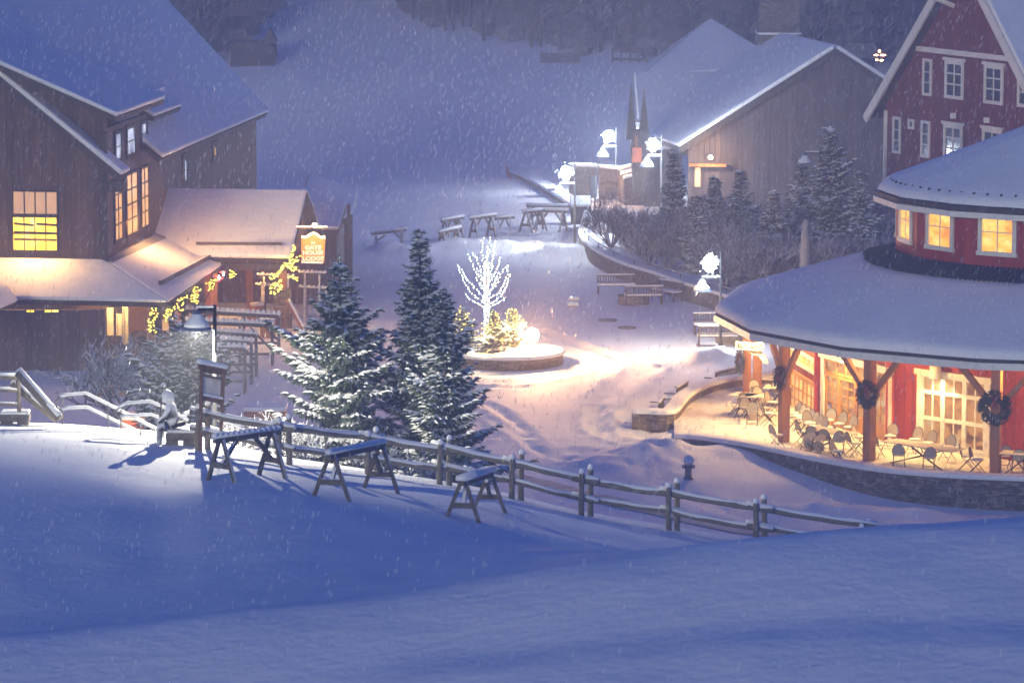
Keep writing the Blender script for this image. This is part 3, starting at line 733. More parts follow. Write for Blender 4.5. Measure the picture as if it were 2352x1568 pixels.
# drum windows, one per facet
pane_orange = emit_mat('orange_clerestory_light', (1, .5, .1), .38, [(0.3, (0.85, 0.22, 0.03)), (0.5, (1, .46, .06)), (0.68, (1, .72, .22))], 1.3, (1, 1, 1.6))
def facet(r, k, n=16, a0=0):
    a = ring(r, 0, n, a0); p, q = a[k % n], a[(k + 1) % n]; d = (q - p).normalized(); c = (p + q) / 2
    nn_ = Vector((c.x - PX, c.y - PY, 0)).normalized(); return p, q, d, c, nn_
for k in range(7, 13):
    p, q, d, c, nn_ = facet(6.7, k)
    wd = 1.5; zt, zb_ = ZD - .12, 6.98
    o_ = MB(); A = c - d * wd / 2 + nn_ * .0; B = c + d * wd / 2
    def st(m, s0, s1, z0, z1, d0, d1): m.prism([c + d * s0 + Vector((0, 0, z0)) + nn_ * d0, c + d * s1 + Vector((0, 0, z0)) + nn_ * d0, c + d * s1 + Vector((0, 0, z1)) + nn_ * d0, c + d * s0 + Vector((0, 0, z1)) + nn_ * d0], nn_ * (d1 - d0))
    h = wd / 2
    st(o_, -h, -h + .16, zb_, zt, -.02, .08); st(o_, h - .16, h, zb_, zt, -.02, .08); st(o_, -h + .16, h - .16, zt - .12, zt, -.02, .08); st(o_, -h - .04, h + .04, zb_ - .16, zb_, -.02, .11)
    f_ = o_.build('window', white_trim, pav)
    o_ = MB(); st(o_, -h + .16, h - .16, zb_, zt - .12, -.01, .015); o_.build('pane', pane_orange, f_)
    o_ = MB(); st(o_, -.02, .02, zb_, zt - .12, .016, .04); st(o_, -h + .16, h - .16, (zb_ + zt) / 2, (zb_ + zt) / 2 + .035, .016, .038); o_.build('muntin', white_trim, f_)
# main wall polygon
WV = [Vector(p) for p in ((14.6, 156, 0), (11.2, 152.5, 0), (10.45, 148.8, 0), (11.25, 144.1, 0), (13.45, 139.5, 0), (18.3, 134.4, 0), (24.5, 133.2, 0), (30, 136, 0))]
def wnorm(i):
    d = (WV[i + 1] - WV[i]).normalized(); n_ = Vector((d.y, -d.x, 0)); c = (WV[i] + WV[i + 1]) / 2
    return d, (n_ if n_.dot(c - Vector((PX, PY, 0))) > 0 else -n_)
for i in range(len(WV) - 1):
    d, n_ = wnorm(i)
    mm_ = board_mat('red_pavilion_boards_%d' % i, (0.19, 0.018, 0.009), (0.31, 0.038, 0.017), axis=(d.x, d.y), wdt=.42, groove=.5)
    m = MB(); m.prism([WV[i] + Vector((0, 0, -.1)), WV[i + 1] + Vector((0, 0, -.1)), WV[i + 1] + Vector((0, 0, 4.3)), WV[i] + Vector((0, 0, 4.3))], -n_ * .2); m.build('wall', mm_, pav)
for i in (2, 3, 4, 5): MB().box(WV[i] + Vector((0, 0, 2)), (.3, .3, 4.2)).build('corner_post', red_pav, pav)
pane_room = emit_mat('lit_room_view', (1, .45, .12), .13, [(0.36, (.12, .04, .02)), (0.47, (.55, .18, .05)), (0.58, (1, .40, .08)), (0.75, (1, .66, .28))], 1.1, (1, 1, 1.8))
def room_mat(name, st, sc, ramp):
    m, n, b = _mat(name); b.inputs['Base Color'].default_value = (.05, .03, .02, 1)
    v = n.nodes.new('ShaderNodeTexVoronoi'); v.distance = 'CHEBYCHEV'; v.inputs['Scale'].default_value = 1.0; n.links.new(_map(n, sc), v.inputs['Vector'])
    s = n.nodes.new('ShaderNodeSeparateColor'); n.links.new(v.outputs['Color'], s.inputs[0]); t = _noise(n, 1.4, 3)
    a = n.nodes.new('ShaderNodeMath'); a.operation = 'MULTIPLY_ADD'; n.links.new(s.outputs[0], a.inputs[0]); a.inputs[1].default_value = .55
    k = n.nodes.new('ShaderNodeMath'); k.operation = 'MULTIPLY_ADD'; n.links.new(t.outputs[0], k.inputs[0]); k.inputs[1].default_value = 1.2; k.inputs[2].default_value = -.35; n.links.new(k.outputs[0], a.inputs[2])
    r = _ramp(n, a.outputs[0], ramp); n.links.new(r.outputs[0], b.inputs['Emission Color']); b.inputs['Emission Strength'].default_value = st; return m
pane_room = room_mat('lit_room_view', .17, (2.4, 2.4, 3.2), [(.12, (.06, .025, .015)), (.32, (.35, .12, .04)), (.5, (.9, .36, .08)), (.72, (1, .5, .12)), (.92, (1, .8, .45))])
pane_orange = room_mat('orange_clerestory_light', .34, (1.2, 1.2, 2.0), [(.1, (.55, .14, .02)), (.35, (.95, .30, .03)), (.6, (1, .46, .06)), (.9, (1, .74, .28))])
pane_gold = emit_mat('golden_door_glass', (1, .6, .2), .2, [(0.35, (.45, .2, .06)), (0.55, (1, .52, .12)), (0.7, (1, .75, .35))], 1.5)
# glazed bay (left facet), double doors, triple window
d, n_ = wnorm(2)
for u0, u1 in ((1818, 1872),):
    f_ = window(pav, WV[2] + n_ * .02, n_, 1815, 1876, 845, 968, 6, 4, pane_gold, door_wood, fw=.16, mw=.06, name='glazed_door')
window(pav, WV[2] + n_ * .02, n_, 1815, 1876, 792, 826, 3, 1, pane_gold, white_trim, fw=.1, name='transom')
d, n_ = wnorm(3)
P3 = WV[3] + n_ * .02
m = MB()
a = onplane(1893, 1000, P3, n_); b = onplane(2043, 1000, P3, n_); zt = onplane(1893, 820, P3, n_).z
for s in (a, b): m.prism([Vector((s.x, s.y, 0)) - d * .13, Vector((s.x, s.y, 0)) + d * .13, Vector((s.x, s.y, zt)) + d * .13, Vector((s.x, s.y, zt)) - d * .13], n_ * .12)
m.prism([Vector((a.x, a.y, zt)) - d * .25, Vector((b.x, b.y, zt)) + d * .25, Vector((b.x, b.y, zt + .25)) + d * .25, Vector((a.x, a.y, zt + .25)) - d * .25], n_ * .16)
m.build('door_surround', white_trim, pav)
W_ = (b - a).length
def door(par, s0, s1, z0, z1, cols, rows, pane, frame, name='door', fw=.16, panel=0.5, P=None, d=None, n_=None):
    def st(m, x0, x1, y0, y1, e0, e1): m.prism([P + d * x0 + Vector((0, 0, y0)) + n_ * e0, P + d * x1 + Vector((0, 0, y0)) + n_ * e0, P + d * x1 + Vector((0, 0, y1)) + n_ * e0, P + d * x0 + Vector((0, 0, y1)) + n_ * e0], n_ * (e1 - e0))
    m = MB(); st(m, s0, s0 + fw, z0, z1, 0, .08); st(m, s1 - fw, s1, z0, z1, 0, .08); st(m, s0 + fw, s1 - fw, z1 - fw, z1, 0, .08); st(m, s0 + fw, s1 - fw, z0, z0 + panel, 0, .07)
    f_ = m.build(name, frame, par); m = MB(); st(m, s0 + fw, s1 - fw, z0 + panel, z1 - fw, 0, .02); m.build('pane', pane, f_)
    m = MB()
    for i in range(1, cols): x = s0 + fw + (s1 - s0 - 2 * fw) * i / cols; st(m, x - .02, x + .02, z0 + panel, z1 - fw, .021, .05)
    for j in range(1, rows): y = z0 + panel + (z1 - fw - z0 - panel) * j / rows; st(m, s0 + fw, s1 - fw, y - .02, y + .02, .0215, .046)
    m.build('muntin', frame, f_); return f_
A0_ = Vector((a.x, a.y, 0))
for k, (x0, x1) in enumerate(((.14, W_ * .24), (W_ * .245, W_ * .5), (W_ * .505, W_ * .755), (W_ * .76, W_ - .14))):
    door(pav, x0, x1, .02, zt - .55, 2, 4, pane_room, door_wood, 'glazed_door', .1, .6, A0_, d, n_)
for k, (x0, x1) in enumerate(((.14, W_ * .5), (W_ * .505, W_ - .14))):
    door(pav, x0, x1, zt - .53, zt - .02, 3, 1, pane_room, door_wood, 'transom', .08, .08, A0_, d, n_)
d, n_ = wnorm(4); P4 = WV[4] + n_ * .02
a = onplane(2108, 1012, P4, n_); b = onplane(2275, 1035, P4, n_); ztw = onplane(2112, 858, P4, n_).z; zbw = a.z - .05
W_ = Vector((b.x - a.x, b.y - a.y, 0)).length; B0 = Vector((a.x, a.y, 0))
tr = MB()
def st4(m, x0, x1, y0, y1, e0, e1): m.prism([B0 + d * x0 + Vector((0, 0, y0)) + n_ * e0, B0 + d * x1 + Vector((0, 0, y0)) + n_ * e0, B0 + d * x1 + Vector((0, 0, y1)) + n_ * e0, B0 + d * x0 + Vector((0, 0, y1)) + n_ * e0], n_ * (e1 - e0))
st4(tr, 0, .2, zbw, ztw, 0, .1); st4(tr, W_ - .2, W_, zbw, ztw, 0, .1); st4(tr, -.1, W_ + .1, ztw, ztw + .2, 0, .14); st4(tr, -.05, W_ + .05, zbw - .14, zbw, 0, .16)
tw = tr.build('triple_window', white_trim, pav)
for k in range(3):
    x0 = .2 + (W_ - .4) * k / 3; x1 = .2 + (W_ - .4) * (k + 1) / 3; hh = ztw - zbw
    zs = zbw + hh * .76
    for (z0, z1, r_, pn) in ((zs, ztw, 1, 'transom'), (zbw + hh * .38, zs, 1, 'upper_sash'), (zbw, zbw + hh * .38, 1, 'lower_sash')):
        m = MB(); fw = .09
        st4(m, x0, x0 + fw, z0, z1, .0, .07); st4(m, x1 - fw, x1, z0, z1, 0, .07); st4(m, x0 + fw, x1 - fw, z1 - .06, z1, 0, .07); st4(m, x0 + fw, x1 - fw, z0, z0 + .07, 0, .07)
        st4(m, (x0 + x1) / 2 - .025, (x0 + x1) / 2 + .025, z0 + .07, z1 - .06, .021, .05)
        st4(m, x0 + fw, x1 - fw, z0 + .07, z1 - .06, 0, .004)
        f_ = m.build(pn, white_trim, tw); 
        m = MB(); st4(m, x0 + fw, x1 - fw, z0 + .07, z1 - .06, .004, .02); m.build('pane', pane_room, tw)
# porch lights: drum shades on the wall
def wall_shade(u, v, P, n_, e=260):
    p = onplane(u, v, P, n_) + n_ * .42
    m = MB(); m.lathe(p - Vector((0, 0, .22)), [(.2, 0), (.2, .42), (.17, .42), (.17, .02), (.2, 0)], 14, cap=False)
    o = m.build('porch_light', white_trim, pav, True); MB().bar(p + Vector((0, 0, .1)), p - n_ * .42 + Vector((0, 0, .1)), .06, .06).build('bracket', metal_dark, o)
    spot('porch_lamp', p - Vector((0, 0, .16)), p - Vector((0, 0, 3)), e, (1, .64, .22), R(130), .35, .1, o)
    return o
wall_shade(1954, 803, P3, wnorm(3)[1], 220)
wall_shade(2166, 851, P4, wnorm(4)[1], 150)
point('porch_glow', Vector((13.0, 136.6, 3.5)), 120, (1, .56, .15), .12, pav)
point('porch_glow', Vector((17.5, 132.6, 3.5)), 85, (1, .56, .15), .12, pav)
point('bay_light', WV[2] + wnorm(2)[1] * .7 + wnorm(2)[0] * 2.6 + Vector((0, 0, 3.45)), 170, (1, .62, .2), .12, pav)
point('porch_glow', Vector((12.1, 148, 3.3)) + wnorm(2)[1] * 2.2, 90, (1, .62, .2), .12, pav)
# posts with knee braces
POSTS = [(1800, 1015), (1996, 1059), (2286, 1089), (1715, 928), (1739, 918)]
def post(u, v, h, w_, mat, braces, cap=True):
    p = atz(u, v, 0); c = Vector((PX, PY, 0)); r = (p - c); r.z = 0; r.normalize(); t = Vector((-r.y, r.x, 0))
    m = MB(); m.prism([p + r * w_ / 2 + t * w_ / 2, p + r * w_ / 2 - t * w_ / 2, p - r * w_ / 2 - t * w_ / 2, p - r * w_ / 2 + t * w_ / 2], (0, 0, h))
    o = m.build('post', mat, pav, bevel=.03)
    if braces:
        m = MB()
        for s in braces: m.bar(p + Vector((0, 0, h - 1.55)) + t * s * .1, p + Vector((0, 0, h - .1)) + t * s * 1.35, .17, .2)
        m.build('brace', mat, o)
    return p, r, t
post_wood = noise_mat('old_post_wood', (0.28, 0.12, 0.05), (0.44, 0.21, 0.09), 8, stretch=(1, 1, .2), bump=.5)
PP = [post(1800, 1015, 3.86, .34, post_wood, (-1, 1)), post(1996, 1059, 3.86, .34, post_wood, (-1, 1)), post(2286, 1089, 3.86, .34, post_wood, (-1, 1)),
      post(1715, 926, 3.86, .26, wood_orange, ()), post(1739, 918, 3.86, .28, post_wood, ())]
# hanging name board
sp = at(1724, 794, 142.5)
sgn = thing('name_board', sp, "lit curved wooden sign reading RUMBLE'S hung from the porch eave", 'sign')
xs_ = Vector((.93, -.36, 0)).normalized(); ns_ = Vector((-.36, -.93, 0)).normalized()
sgnm = noise_mat('cream_sign_board', (.62, .5, .3), (.72, .6, .4), 6)
pts = [sp + xs_ * x + Vector((0, 0, z)) for x, z in ((-.55, -.14), (.45, -.16), (.55, -.02), (.52, .2), (.3, .22), (.28, .12), (-.55, .14))]
MB().prism(pts, ns_ * .06).build('board', sgnm, sgn)
text('lettering', "RUMBLE'S", metal_dark, sgn, sp + ns_ * .08 + Vector((0, 0, 0)), .22, xs_)
pts = [sp + xs_ * x + Vector((0, 0, z)) + ns_ * -.03 for x, z in ((-.3, -.16), (.15, -.17), (.55, -.3), (.68, -.62), (.5, -.64), (.3, -.36), (0, -.3))]
MB().prism(pts, -ns_ * .05).build('carved_scroll', sgnm, sgn)
MB().bar(sp + xs_ * -.25 + Vector((0, 0, .36)), sp + xs_ * .4 + Vector((0, 0, .3)), .08, .06).build('hanger', white_trim, sgn)
lb = at(1720, 757, 142.2); lo_ = MB().blob(lb, .085, .085, .1, 8, 0).build('bulb', em_warm, sgn, True)
point('bulb_light', lb + Vector((0, -.2, -.05)), 260, (1, .7, .32), .08, sgn)

# terrace: floor slab, low stone walls, steps
tr_pts_px = [(1550, 996), (1600, 998), (1660, 1006), (1730, 1017), (1800, 1031), (1870, 1046), (1950, 1061), (2030, 1073), (2100, 1080), (2200, 1087), (2290, 1091), (2380, 1094), (2500, 1096), (2700, 1098)]
TZ = .40
front = [atz(u, v, TZ) for u, v in tr_pts_px]
back_px = [(1548, 938), (1556, 920), (1572, 903), (1600, 887), (1640, 873), (1700, 862), (1745, 858), (1800, 850)]
backp = [atz(u, v, TZ) for u, v in back_px]
fl_ = MB(); poly = [Vector((p.x, p.y, 0)) for p in front] + [Vector((34, 140, 0)), Vector((34, 160, 0)), Vector((14, 160, 0))] + [Vector((p.x, p.y, 0)) for p in backp[::-1]]
fl_.prism([p + Vector((0, 0, .025)) for p in poly], (0, 0, -.9)); structure(fl_.build('terrace_floor', noise_mat('thin_snow_on_paving', (.5, .48, .44), (.74, .74, .74), 2.5, bump=.3), None), 'pavilion terrace floor with thin snow')
def low_wall(pts, th, z0, z1, name, label, mat=stone_grey, cap=.14, over=.05):
    t = thing(name, (pts[0].x, pts[0].y, z0), label, 'wall')
    def off(i, o):
        a = pts[max(i - 1, 0)]; b = pts[min(i + 1, len(pts) - 1)]; d = (b - a); d.z = 0; d.normalize()
        return Vector((pts[i].x - d.y * o, pts[i].y + d.x * o, 0))
    for nm, mt, lo, hi, hw, bv in (('masonry', mat, z0, z1 - cap, th / 2, 0), ('snow_cap', snow, z1 - cap + .002, z1 + .03, th / 2 + over, .05)):
        m = MB(); n = len(pts)
        for i in range(n):
            a = off(i, hw); b = off(i, -hw); m.v += [Vector((a.x, a.y, lo)), Vector((b.x, b.y, lo)), Vector((b.x, b.y, hi)), Vector((a.x, a.y, hi))]
        for i in range(n - 1):
            for k in range(4): m.f.append((i * 4 + k, i * 4 + (k + 1) % 4, i * 4 + 4 + (k + 1) % 4, i * 4 + 4 + k))
        m.f.append((0, 3, 2, 1)); e = (n - 1) * 4; m.f.append((e, e + 1, e + 2, e + 3)); m.build(nm, mt, t, bevel=bv)
    return t
def dense(pts, k=5):
    out = []
    for i in range(len(pts) - 1):
        p0 = pts[max(i - 1, 0)]; p1 = pts[i]; p2 = pts[i + 1]; p3 = pts[min(i + 2, len(pts) - 1)]
        for j in range(k):
            t = j / k; out.append(.5 * ((2 * p1) + (-p0 + p2) * t + (2 * p0 - 5 * p1 + 4 * p2 - p3) * t * t + (-p0 + 3 * p1 - 3 * p2 + p3) * t ** 3))
    return out + [pts[-1]]
low_wall(dense(front, 3), .45, -1.1, TZ, 'terrace_wall', 'long curved stone retaining wall in front of the pavilion terrace')
pier = [atz(1452, 940, TZ), atz(1495, 940, TZ), atz(1536, 941, TZ)]
low_wall(dense([pier[0], pier[1], pier[2]] + backp[1:], 4), .5, -.4, TZ, 'terrace_wall', 'curved stone wall with square end at the left of the terrace', stone)
for i, (u0, v0, u1, v1, z) in enumerate(((1478, 1003, 1560, 1030, -.12), (1502, 992, 1572, 1014, -.03), (1520, 982, 1585, 1000, .05))):
    pass
stp = thing('terrace_steps', atz(1520, 1000, 0), 'snow covered curved steps between the two terrace walls', 'steps')
for i in range(3):
    a = atz(1478 + i * 20, 1006 - i * 8, 0); b = atz(1553 + i * 6, 1024 - i * 4, 0); mid = (a + b) / 2 + Vector((-.35, -.25, 0)); c = Vector((7.2, 141.8, 0))
    pts = [Vector((p.x, p.y, -.42 + .15 * i)) for p in (dense([a, mid, b], 5))] + [Vector((c.x, c.y, -.42 + .15 * i)), Vector((6.4, 143, -.42 + .15 * i))]
    MB().prism(pts, (0, 0, -.5)).build('step', snow, stp, bevel=.05)
# ------------------------------------------------------------------ split rail fence on the hill
fence = thing('rail_fence', hit(1020, 1115), 'long split rail fence with double posts topped by snow on the hill crest', 'fence')
FP = [(465, 1031), (653, 1066), (855, 1090), (1020, 1113), (1185, 1146), (1345, 1184), (1545, 1217), (1745, 1251), (1985, 1288)]
fpos = [hit(u, v, 96) if u < 1900 else at(u, v, 100.0) for u, v in FP]
rail_snow = snow
for i, p in enumerate(fpos):
    h = [1.12, 1.15, 1.1, 1.15, 1.14, 1.18, 1.2, 1.16, .95][i]
    for k, (dx, dy, dh) in enumerate(((-.11, -.16, 0), (.13, .16, .06))):
        b = p + Vector((dx, dy, -.3)); tp = p + Vector((dx + rnd.uniform(-.03, .03), dy, h + dh))
        o = MB().tube([b, b.lerp(tp, .5) + Vector((rnd.uniform(-.02, .02), 0, 0)), tp], [.085, .075, .07], 7).build('post', wood_rail, fence, True)
        MB().blob(tp + Vector((0, 0, -.02)), .085, .085, .11, 7, .15).build('snow_cap', snow, o, True)
def rail(a, b, r, par):
    n = 9; pts = [a.lerp(b, t / n) + Vector((rnd.uniform(-.012, .012), rnd.uniform(-.012, .012), -.04 * math.sin(pi * t / n) + rnd.uniform(-.01, .01))) for t in range(n + 1)]
    o = MB().tube(pts, [r * rnd.uniform(.9, 1.1) for _ in pts], 7).build('rail', wood_rail, par, True)
    sp_ = [q + Vector((0, 0, r * .75)) for q in pts[0:]]
    m = MB(); m.tube(sp_, [.85 * r * rnd.uniform(.8, 1.15) for _ in sp_], 7); 
    for v in m.v: pass
    m.build('snow_cap', snow, o, True)
for i in range(len(fpos) - 1):
    a, b = fpos[i], fpos[i + 1]; d = (b - a).normalized() * .35
    for hgt_, r in ((.95, .085), (.48, .07)):
        j = .05 if i % 2 else -.04
        rail(a - d + Vector((0, -.02 + j, hgt_ + rnd.uniform(-.04, .05))), b + d + Vector((0, .02 + j, hgt_ + rnd.uniform(-.06, .02))), r, fence)

# ------------------------------------------------------------------ ski rack trestles
def trestle(name, A, B, label, group, mat=None, snowm=None, far=False, slat=True, hfac=1.0, base=None, sill=True):
    """A, B: ends of the top bar in the world; four splayed legs, cross ties and two diagonal braces"""
    mat = mat or wood_grey; c = (A + B) / 2
    gz = lambda p: (G(p.x, p.y) if base is None else base) - .04
    t = thing(name, Vector((c.x, c.y, gz(c))), label, 'ski rack', group)
    d = B - A; d.z = 0; d.normalize(); s = Vector((-d.y, d.x, 0)); H = (A.z - gz(A))
    MB().bar(A - d * .12, B + d * .12, .12, .14).build('top_bar', mat, t)
    m = MB()
    if slat:
        n = max(6, int((B - A).length / .16))
        for k in range(n + 1):
            p = (A - d * .1).lerp(B + d * .1, k / n) + Vector((0, 0, .10)); m.blob(p, .095, .10, .085 * rnd.uniform(.8, 1.15), 6, .12)
        m.bar(A - d * .14 + Vector((0, 0, .085)), B + d * .14 + Vector((0, 0, .085)), .15, .06)
    else:
        m.bar(A - d * .16 + Vector((0, 0, .12)), B + d * .16 + Vector((0, 0, .12)), .26, .12)
    m.build('snow_cap', snow, t, True)
    w_ = .42 * H
    for e, P in ((1, A), (-1, B)):
        P = P + d * .12 * e
        for k in (-1, 1):
            f = P + s * k * w_; f.z = gz(f)
            MB().bar(P + s * k * .05, f, .085, .085, (d.x, d.y, 0)).build('leg', mat, t)
        q0 = P + s * w_ * .6; q1 = P - s * w_ * .6; z = P.z - (P.z - gz(P)) * .6
        MB().bar(Vector((q0.x, q0.y, z)), Vector((q1.x, q1.y, z)), .07, .13).build('cross_tie', mat, t)
        zb_ = P.z - (P.z - gz(P)) * .6
        MB().bar(Vector((P.x, P.y, zb_)), P + d * e * min(.62, (B - A).length * .3) - Vector((0, 0, .03)), .08, .09).build('brace', mat, t)
    return t
def on_hill(u0, v0, u1, v1, ub0, vb0, ub1, vb1, D=62):
    """top bar ends by pixel; the feet pixels fix how far away each end stands"""
    f0 = hit(ub0, vb0, D); f1 = hit(ub1, vb1, D)
    return at(u0, v0, f0.y), at(u1, v1, f1.y)
A_, B_ = on_hill(500, 1010, 632, 992, 497, 1107, 620, 1092); trestle('ski_rack', A_, B_, 'snow topped wooden rack beside the brown notice board on the hill', 'wooden ski racks on the hill')
A_, B_ = on_hill(758, 1046, 878, 1024, 757, 1145, 866, 1124); trestle('ski_rack', A_, B_, 'middle wooden rack of the three in front of the rail fence', 'wooden ski racks on the hill')
A_, B_ = on_hill(1062, 1107, 1127, 1089, 1057, 1193, 1113, 1166); trestle('ski_rack', A_, B_, 'short rightmost wooden rack with thick snow in front of the fence', 'wooden ski racks on the hill', slat=False)
BG = [((858, 538), (928, 527), (857, 571), (925, 572), True, 'snowy rack standing alone nearest the small shed'),
      ((1018, 508), (1058, 500), (1010, 552), (1050, 548), False, 'rack behind the low short one left of the glowing tree'),
      ((1012, 535), (1052, 525), (1012, 570), (1048, 562), False, 'low short rack at the front left of the glowing tree'),
      ((1084, 503), (1133, 496), (1078, 548), (1128, 544), False, 'rack seen just behind the top of the glowing tree'),
      ((1140, 503), (1177, 499), (1135, 540), (1172, 540), False, 'small rack right of the glowing tree top'),
      ((1205, 488), (1245, 485), (1200, 535), (1242, 528), False, 'left end rack of the far cluster near the lamp'),
      ((1215, 474), (1296, 476), (1214, 520), (1294, 522), False, 'widest rack of the far cluster near the lamp'),
      ((1235, 484), (1298, 486), (1232, 528), (1290, 532), False, 'front rack of the far cluster near the lamp')]
for (a, b, fa_, fb_, sl, lab) in BG:
    f0 = atz(*fa_, 0); f1 = atz(*fb_, 0); Y0 = f0.y; Y1 = Y0 + max(-1.2, min(1.2, f1.y - f0.y))
    trestle('ski_rack', at(*a, Y0), at(*b, Y1), lab, 'wooden ski racks on the plaza', slat=sl)

# row of ski racks outside the lodge: long scalloped bars on frames
RK = [((452, 730), (578, 737), 805, 'rearmost'), ((452, 756), (572, 762), 838, 'fourth')]
rows = [(430, 714, 640, 727, 812, 'rearmost long ski rack outside the lodge porch'), (430, 739, 625, 748, 838, 'second long ski rack from the back outside the lodge'),
        (420, 758, 588, 771, 862, 'middle long ski rack of the row outside the lodge'), (425, 775, 577, 788, 880, 'fourth long ski rack from the back outside the lodge'), (415, 797, 562, 802, 902, 'front long ski rack of the row outside the lodge')]
for u0, v0, u1, v1, vb, lab in rows:
    fb = atz(u1, vb, 0); Y = fb.y
    A_ = at(u0, v0, Y); B_ = at(u1, v1, Y); B_.z = max(B_.z, .9)
    t = thing('long_ski_rack', Vector(((A_.x + B_.x) / 2, Y, 0)), lab, 'ski rack', 'long ski racks outside the lodge')
    MB().bar(A_, B_, .15, .15).build('top_bar', wood_grey, t)
    m = MB(); n = int((B_ - A_).length / .20)
    m.bar(A_ + Vector((0, 0, .085)), B_ + Vector((0, 0, .085)), .13, .05)
    for k in range(n + 1): m.blob(A_.lerp(B_, k / n) + Vector((0, 0, .14)), .095, .11, .12, 6, .1)
    m.build('snow_cap', snow, t, True)
    for P, e in ((A_, 1), (B_, -1), (A_.lerp(B_, .62), 0)):
        for k in (-.35, .35):
            MB().bar(P + Vector((0, k * .3, 0)), Vector((P.x, P.y + k, -.05)), .1, .1, (1, 0, 0)).build('leg', wood_grey, t)
        if e: MB().bar(P + Vector((e * .9, 0, -.05)), Vector((P.x + e * .06, P.y, P.z - .95)), .08, .09).build('brace', wood_grey, t)
    MB().bar(Vector((A_.x, Y, .45)), Vector((B_.x, Y, .45)), .09, .1).build('lower_bar', wood_grey, t)
for (u0, v0, u1, v1, lab) in ((600, 634, 668, 638, 'short snowy rack under the gatehouse roof'), (596, 657, 640, 660, 'lower short rack under the gatehouse roof'), (694, 628, 740, 630, 'snowy rack directly below the hanging lodge sign'), (696, 662, 755, 666, 'lower snowy rack behind the big spruce below the lodge sign')):
    Y = 173.0; A_ = at(u0, v0, Y); B_ = at(u1, v1, Y)
    if A_.z < .7: A_.z = B_.z = .75
    trestle('ski_rack', A_, B_, lab, 'racks by the gatehouse', base=0.0)

# ------------------------------------------------------------------ street lamps
shade_mat = noise_mat('lamp_shade_enamel', (.10, .13, .20), (.15, .18, .25), 4, rough=.35)
bulb_cool = emit_mat('street_bulb', (1, .95, .85), 20, sample=False)
led_white = emit_mat('white_led', (.72, .86, 1), 9, sample=False); led_tree = emit_mat('tree_led', (.66, .86, 1), 3.2, sample=False)
def lamp(u, vb, vtop, side=-1, lit=True, deco=True, label='', Y=None, zb=None, power=700, arm=.75, name='street_lamp', shade_v=None, decw=1.0, gpow=800):
    b = atz(u, vb, 0) if Y is None else at(u, vb, Y)
    if zb is not None: b.z = zb
    top = at(u, vtop, b.y); H = top.z - b.z
    t = thing(name, b, label, 'street lamp', 'street lamps round the plaza')
    MB().tube([b + Vector((0, 0, -.1)), b + Vector((0, 0, .25)), b + Vector((0, 0, .26)), top], [.12, .11, .065, .05], 10).build('pole', lamp_black, t, True)
    MB().blob(b + Vector((0, 0, .0)), .32, .32, .14, 10, .1, True).build('snow_collar', snow, t, True)
    az = top.z - .12; tip = Vector((top.x + side * arm, top.y, az)); a0 = Vector((top.x, top.y, az))
    o = MB().bar(a0, tip, .07, .10).build('arm', lamp_black, t)
    MB().bar(a0 + Vector((0, 0, .07)), tip + Vector((0, 0, .07)), .085, .05).build('arm_snow', snow, o)
    if H > 1: MB().bar(tip + Vector((-side * .12, 0, .05)), a0 + Vector((0, 0, .78)), .025, .025).build('stay', wood_grey, o)
    sc = tip + Vector((side * .02, 0, -.55))
    MB().lathe(sc, [(.40, 0), (.395, .03), (.30, .14), (.17, .24), (.13, .34), (.12, .5), (.05, .53), (.05, .51), (.10, .45), (.14, .22), (.28, .12), (.385, .01), (.40, 0)], 24, cap=False).build('lamp_shade', shade_mat, t, True)
    MB().lathe(sc + Vector((0, 0, .02)), [(.35, .06), (.31, .16), (.18, .28), (.14, .40), (.03, .44)], 24).build('shade_snow', snow, t, True)
    if lit:
        MB().blob(sc + Vector((0, 0, .20)), .06, .06, .07, 8, 0).build('bulb', bulb_cool, t, True)
        point('lamp_light', sc + Vector((0, 0, .058)), power, NEUT, .015, t)
    if deco:
        c = tip + Vector((-side * .30, -.05, .62)); m = MB(); m.blob(c, .31, .2, .34, 14, .05)
        for j in range(170):     # a ball of small lights, thinned outwards to imitate a soft halo
            d_ = Vector((rnd.gauss(0, 1), rnd.gauss(0, .7), rnd.gauss(0, 1))).normalized() * abs(rnd.gauss(.2, .13))
            q_ = rnd.uniform(.014, .026); m.blob(c + d_, q_, q_, q_, 4, 0)
        dk = m.build('light_cluster', led_white, t, True)
        MB().tube([a0 + Vector((0, 0, -.1)), a0 + Vector((0, 0, 1.15))], .03, 6).build('finial', lamp_black, t)
        point('cluster_glow', c + Vector((0, -.35, 0)), gpow, COOL, .3, t)
    return t
lamp(1320, 574, 418, -1, label='tall lit street lamp with glowing white light cluster left of the trail map sign', power=110, gpow=330)
lamp(1415, 446, 333, -1, label='farthest lit street lamp with glowing white light cluster before the stone steps', power=140)
lamp(1519, 500, 354, -1, label='lit street lamp with glowing white light cluster beside the square stone pillar', power=150, Y=213, zb=0)
lamp(1655, 800, 632, -1, label='lit street lamp with glowing white light cluster beside the benches near the pavilion', power=80, gpow=170)
lamp(1885, 505, 346, -1, lit=False, deco=False, label='unlit street lamp among the trees in front of the barn', Y=195)
lamp(493, 703 + 330, 700, -1, label='near black street lamp with snowy shade beside the notice board', Y=105.6, deco=False, power=1050, arm=.46, zb=4.4)
bp = bpy.data.objects['street_lamp.005']

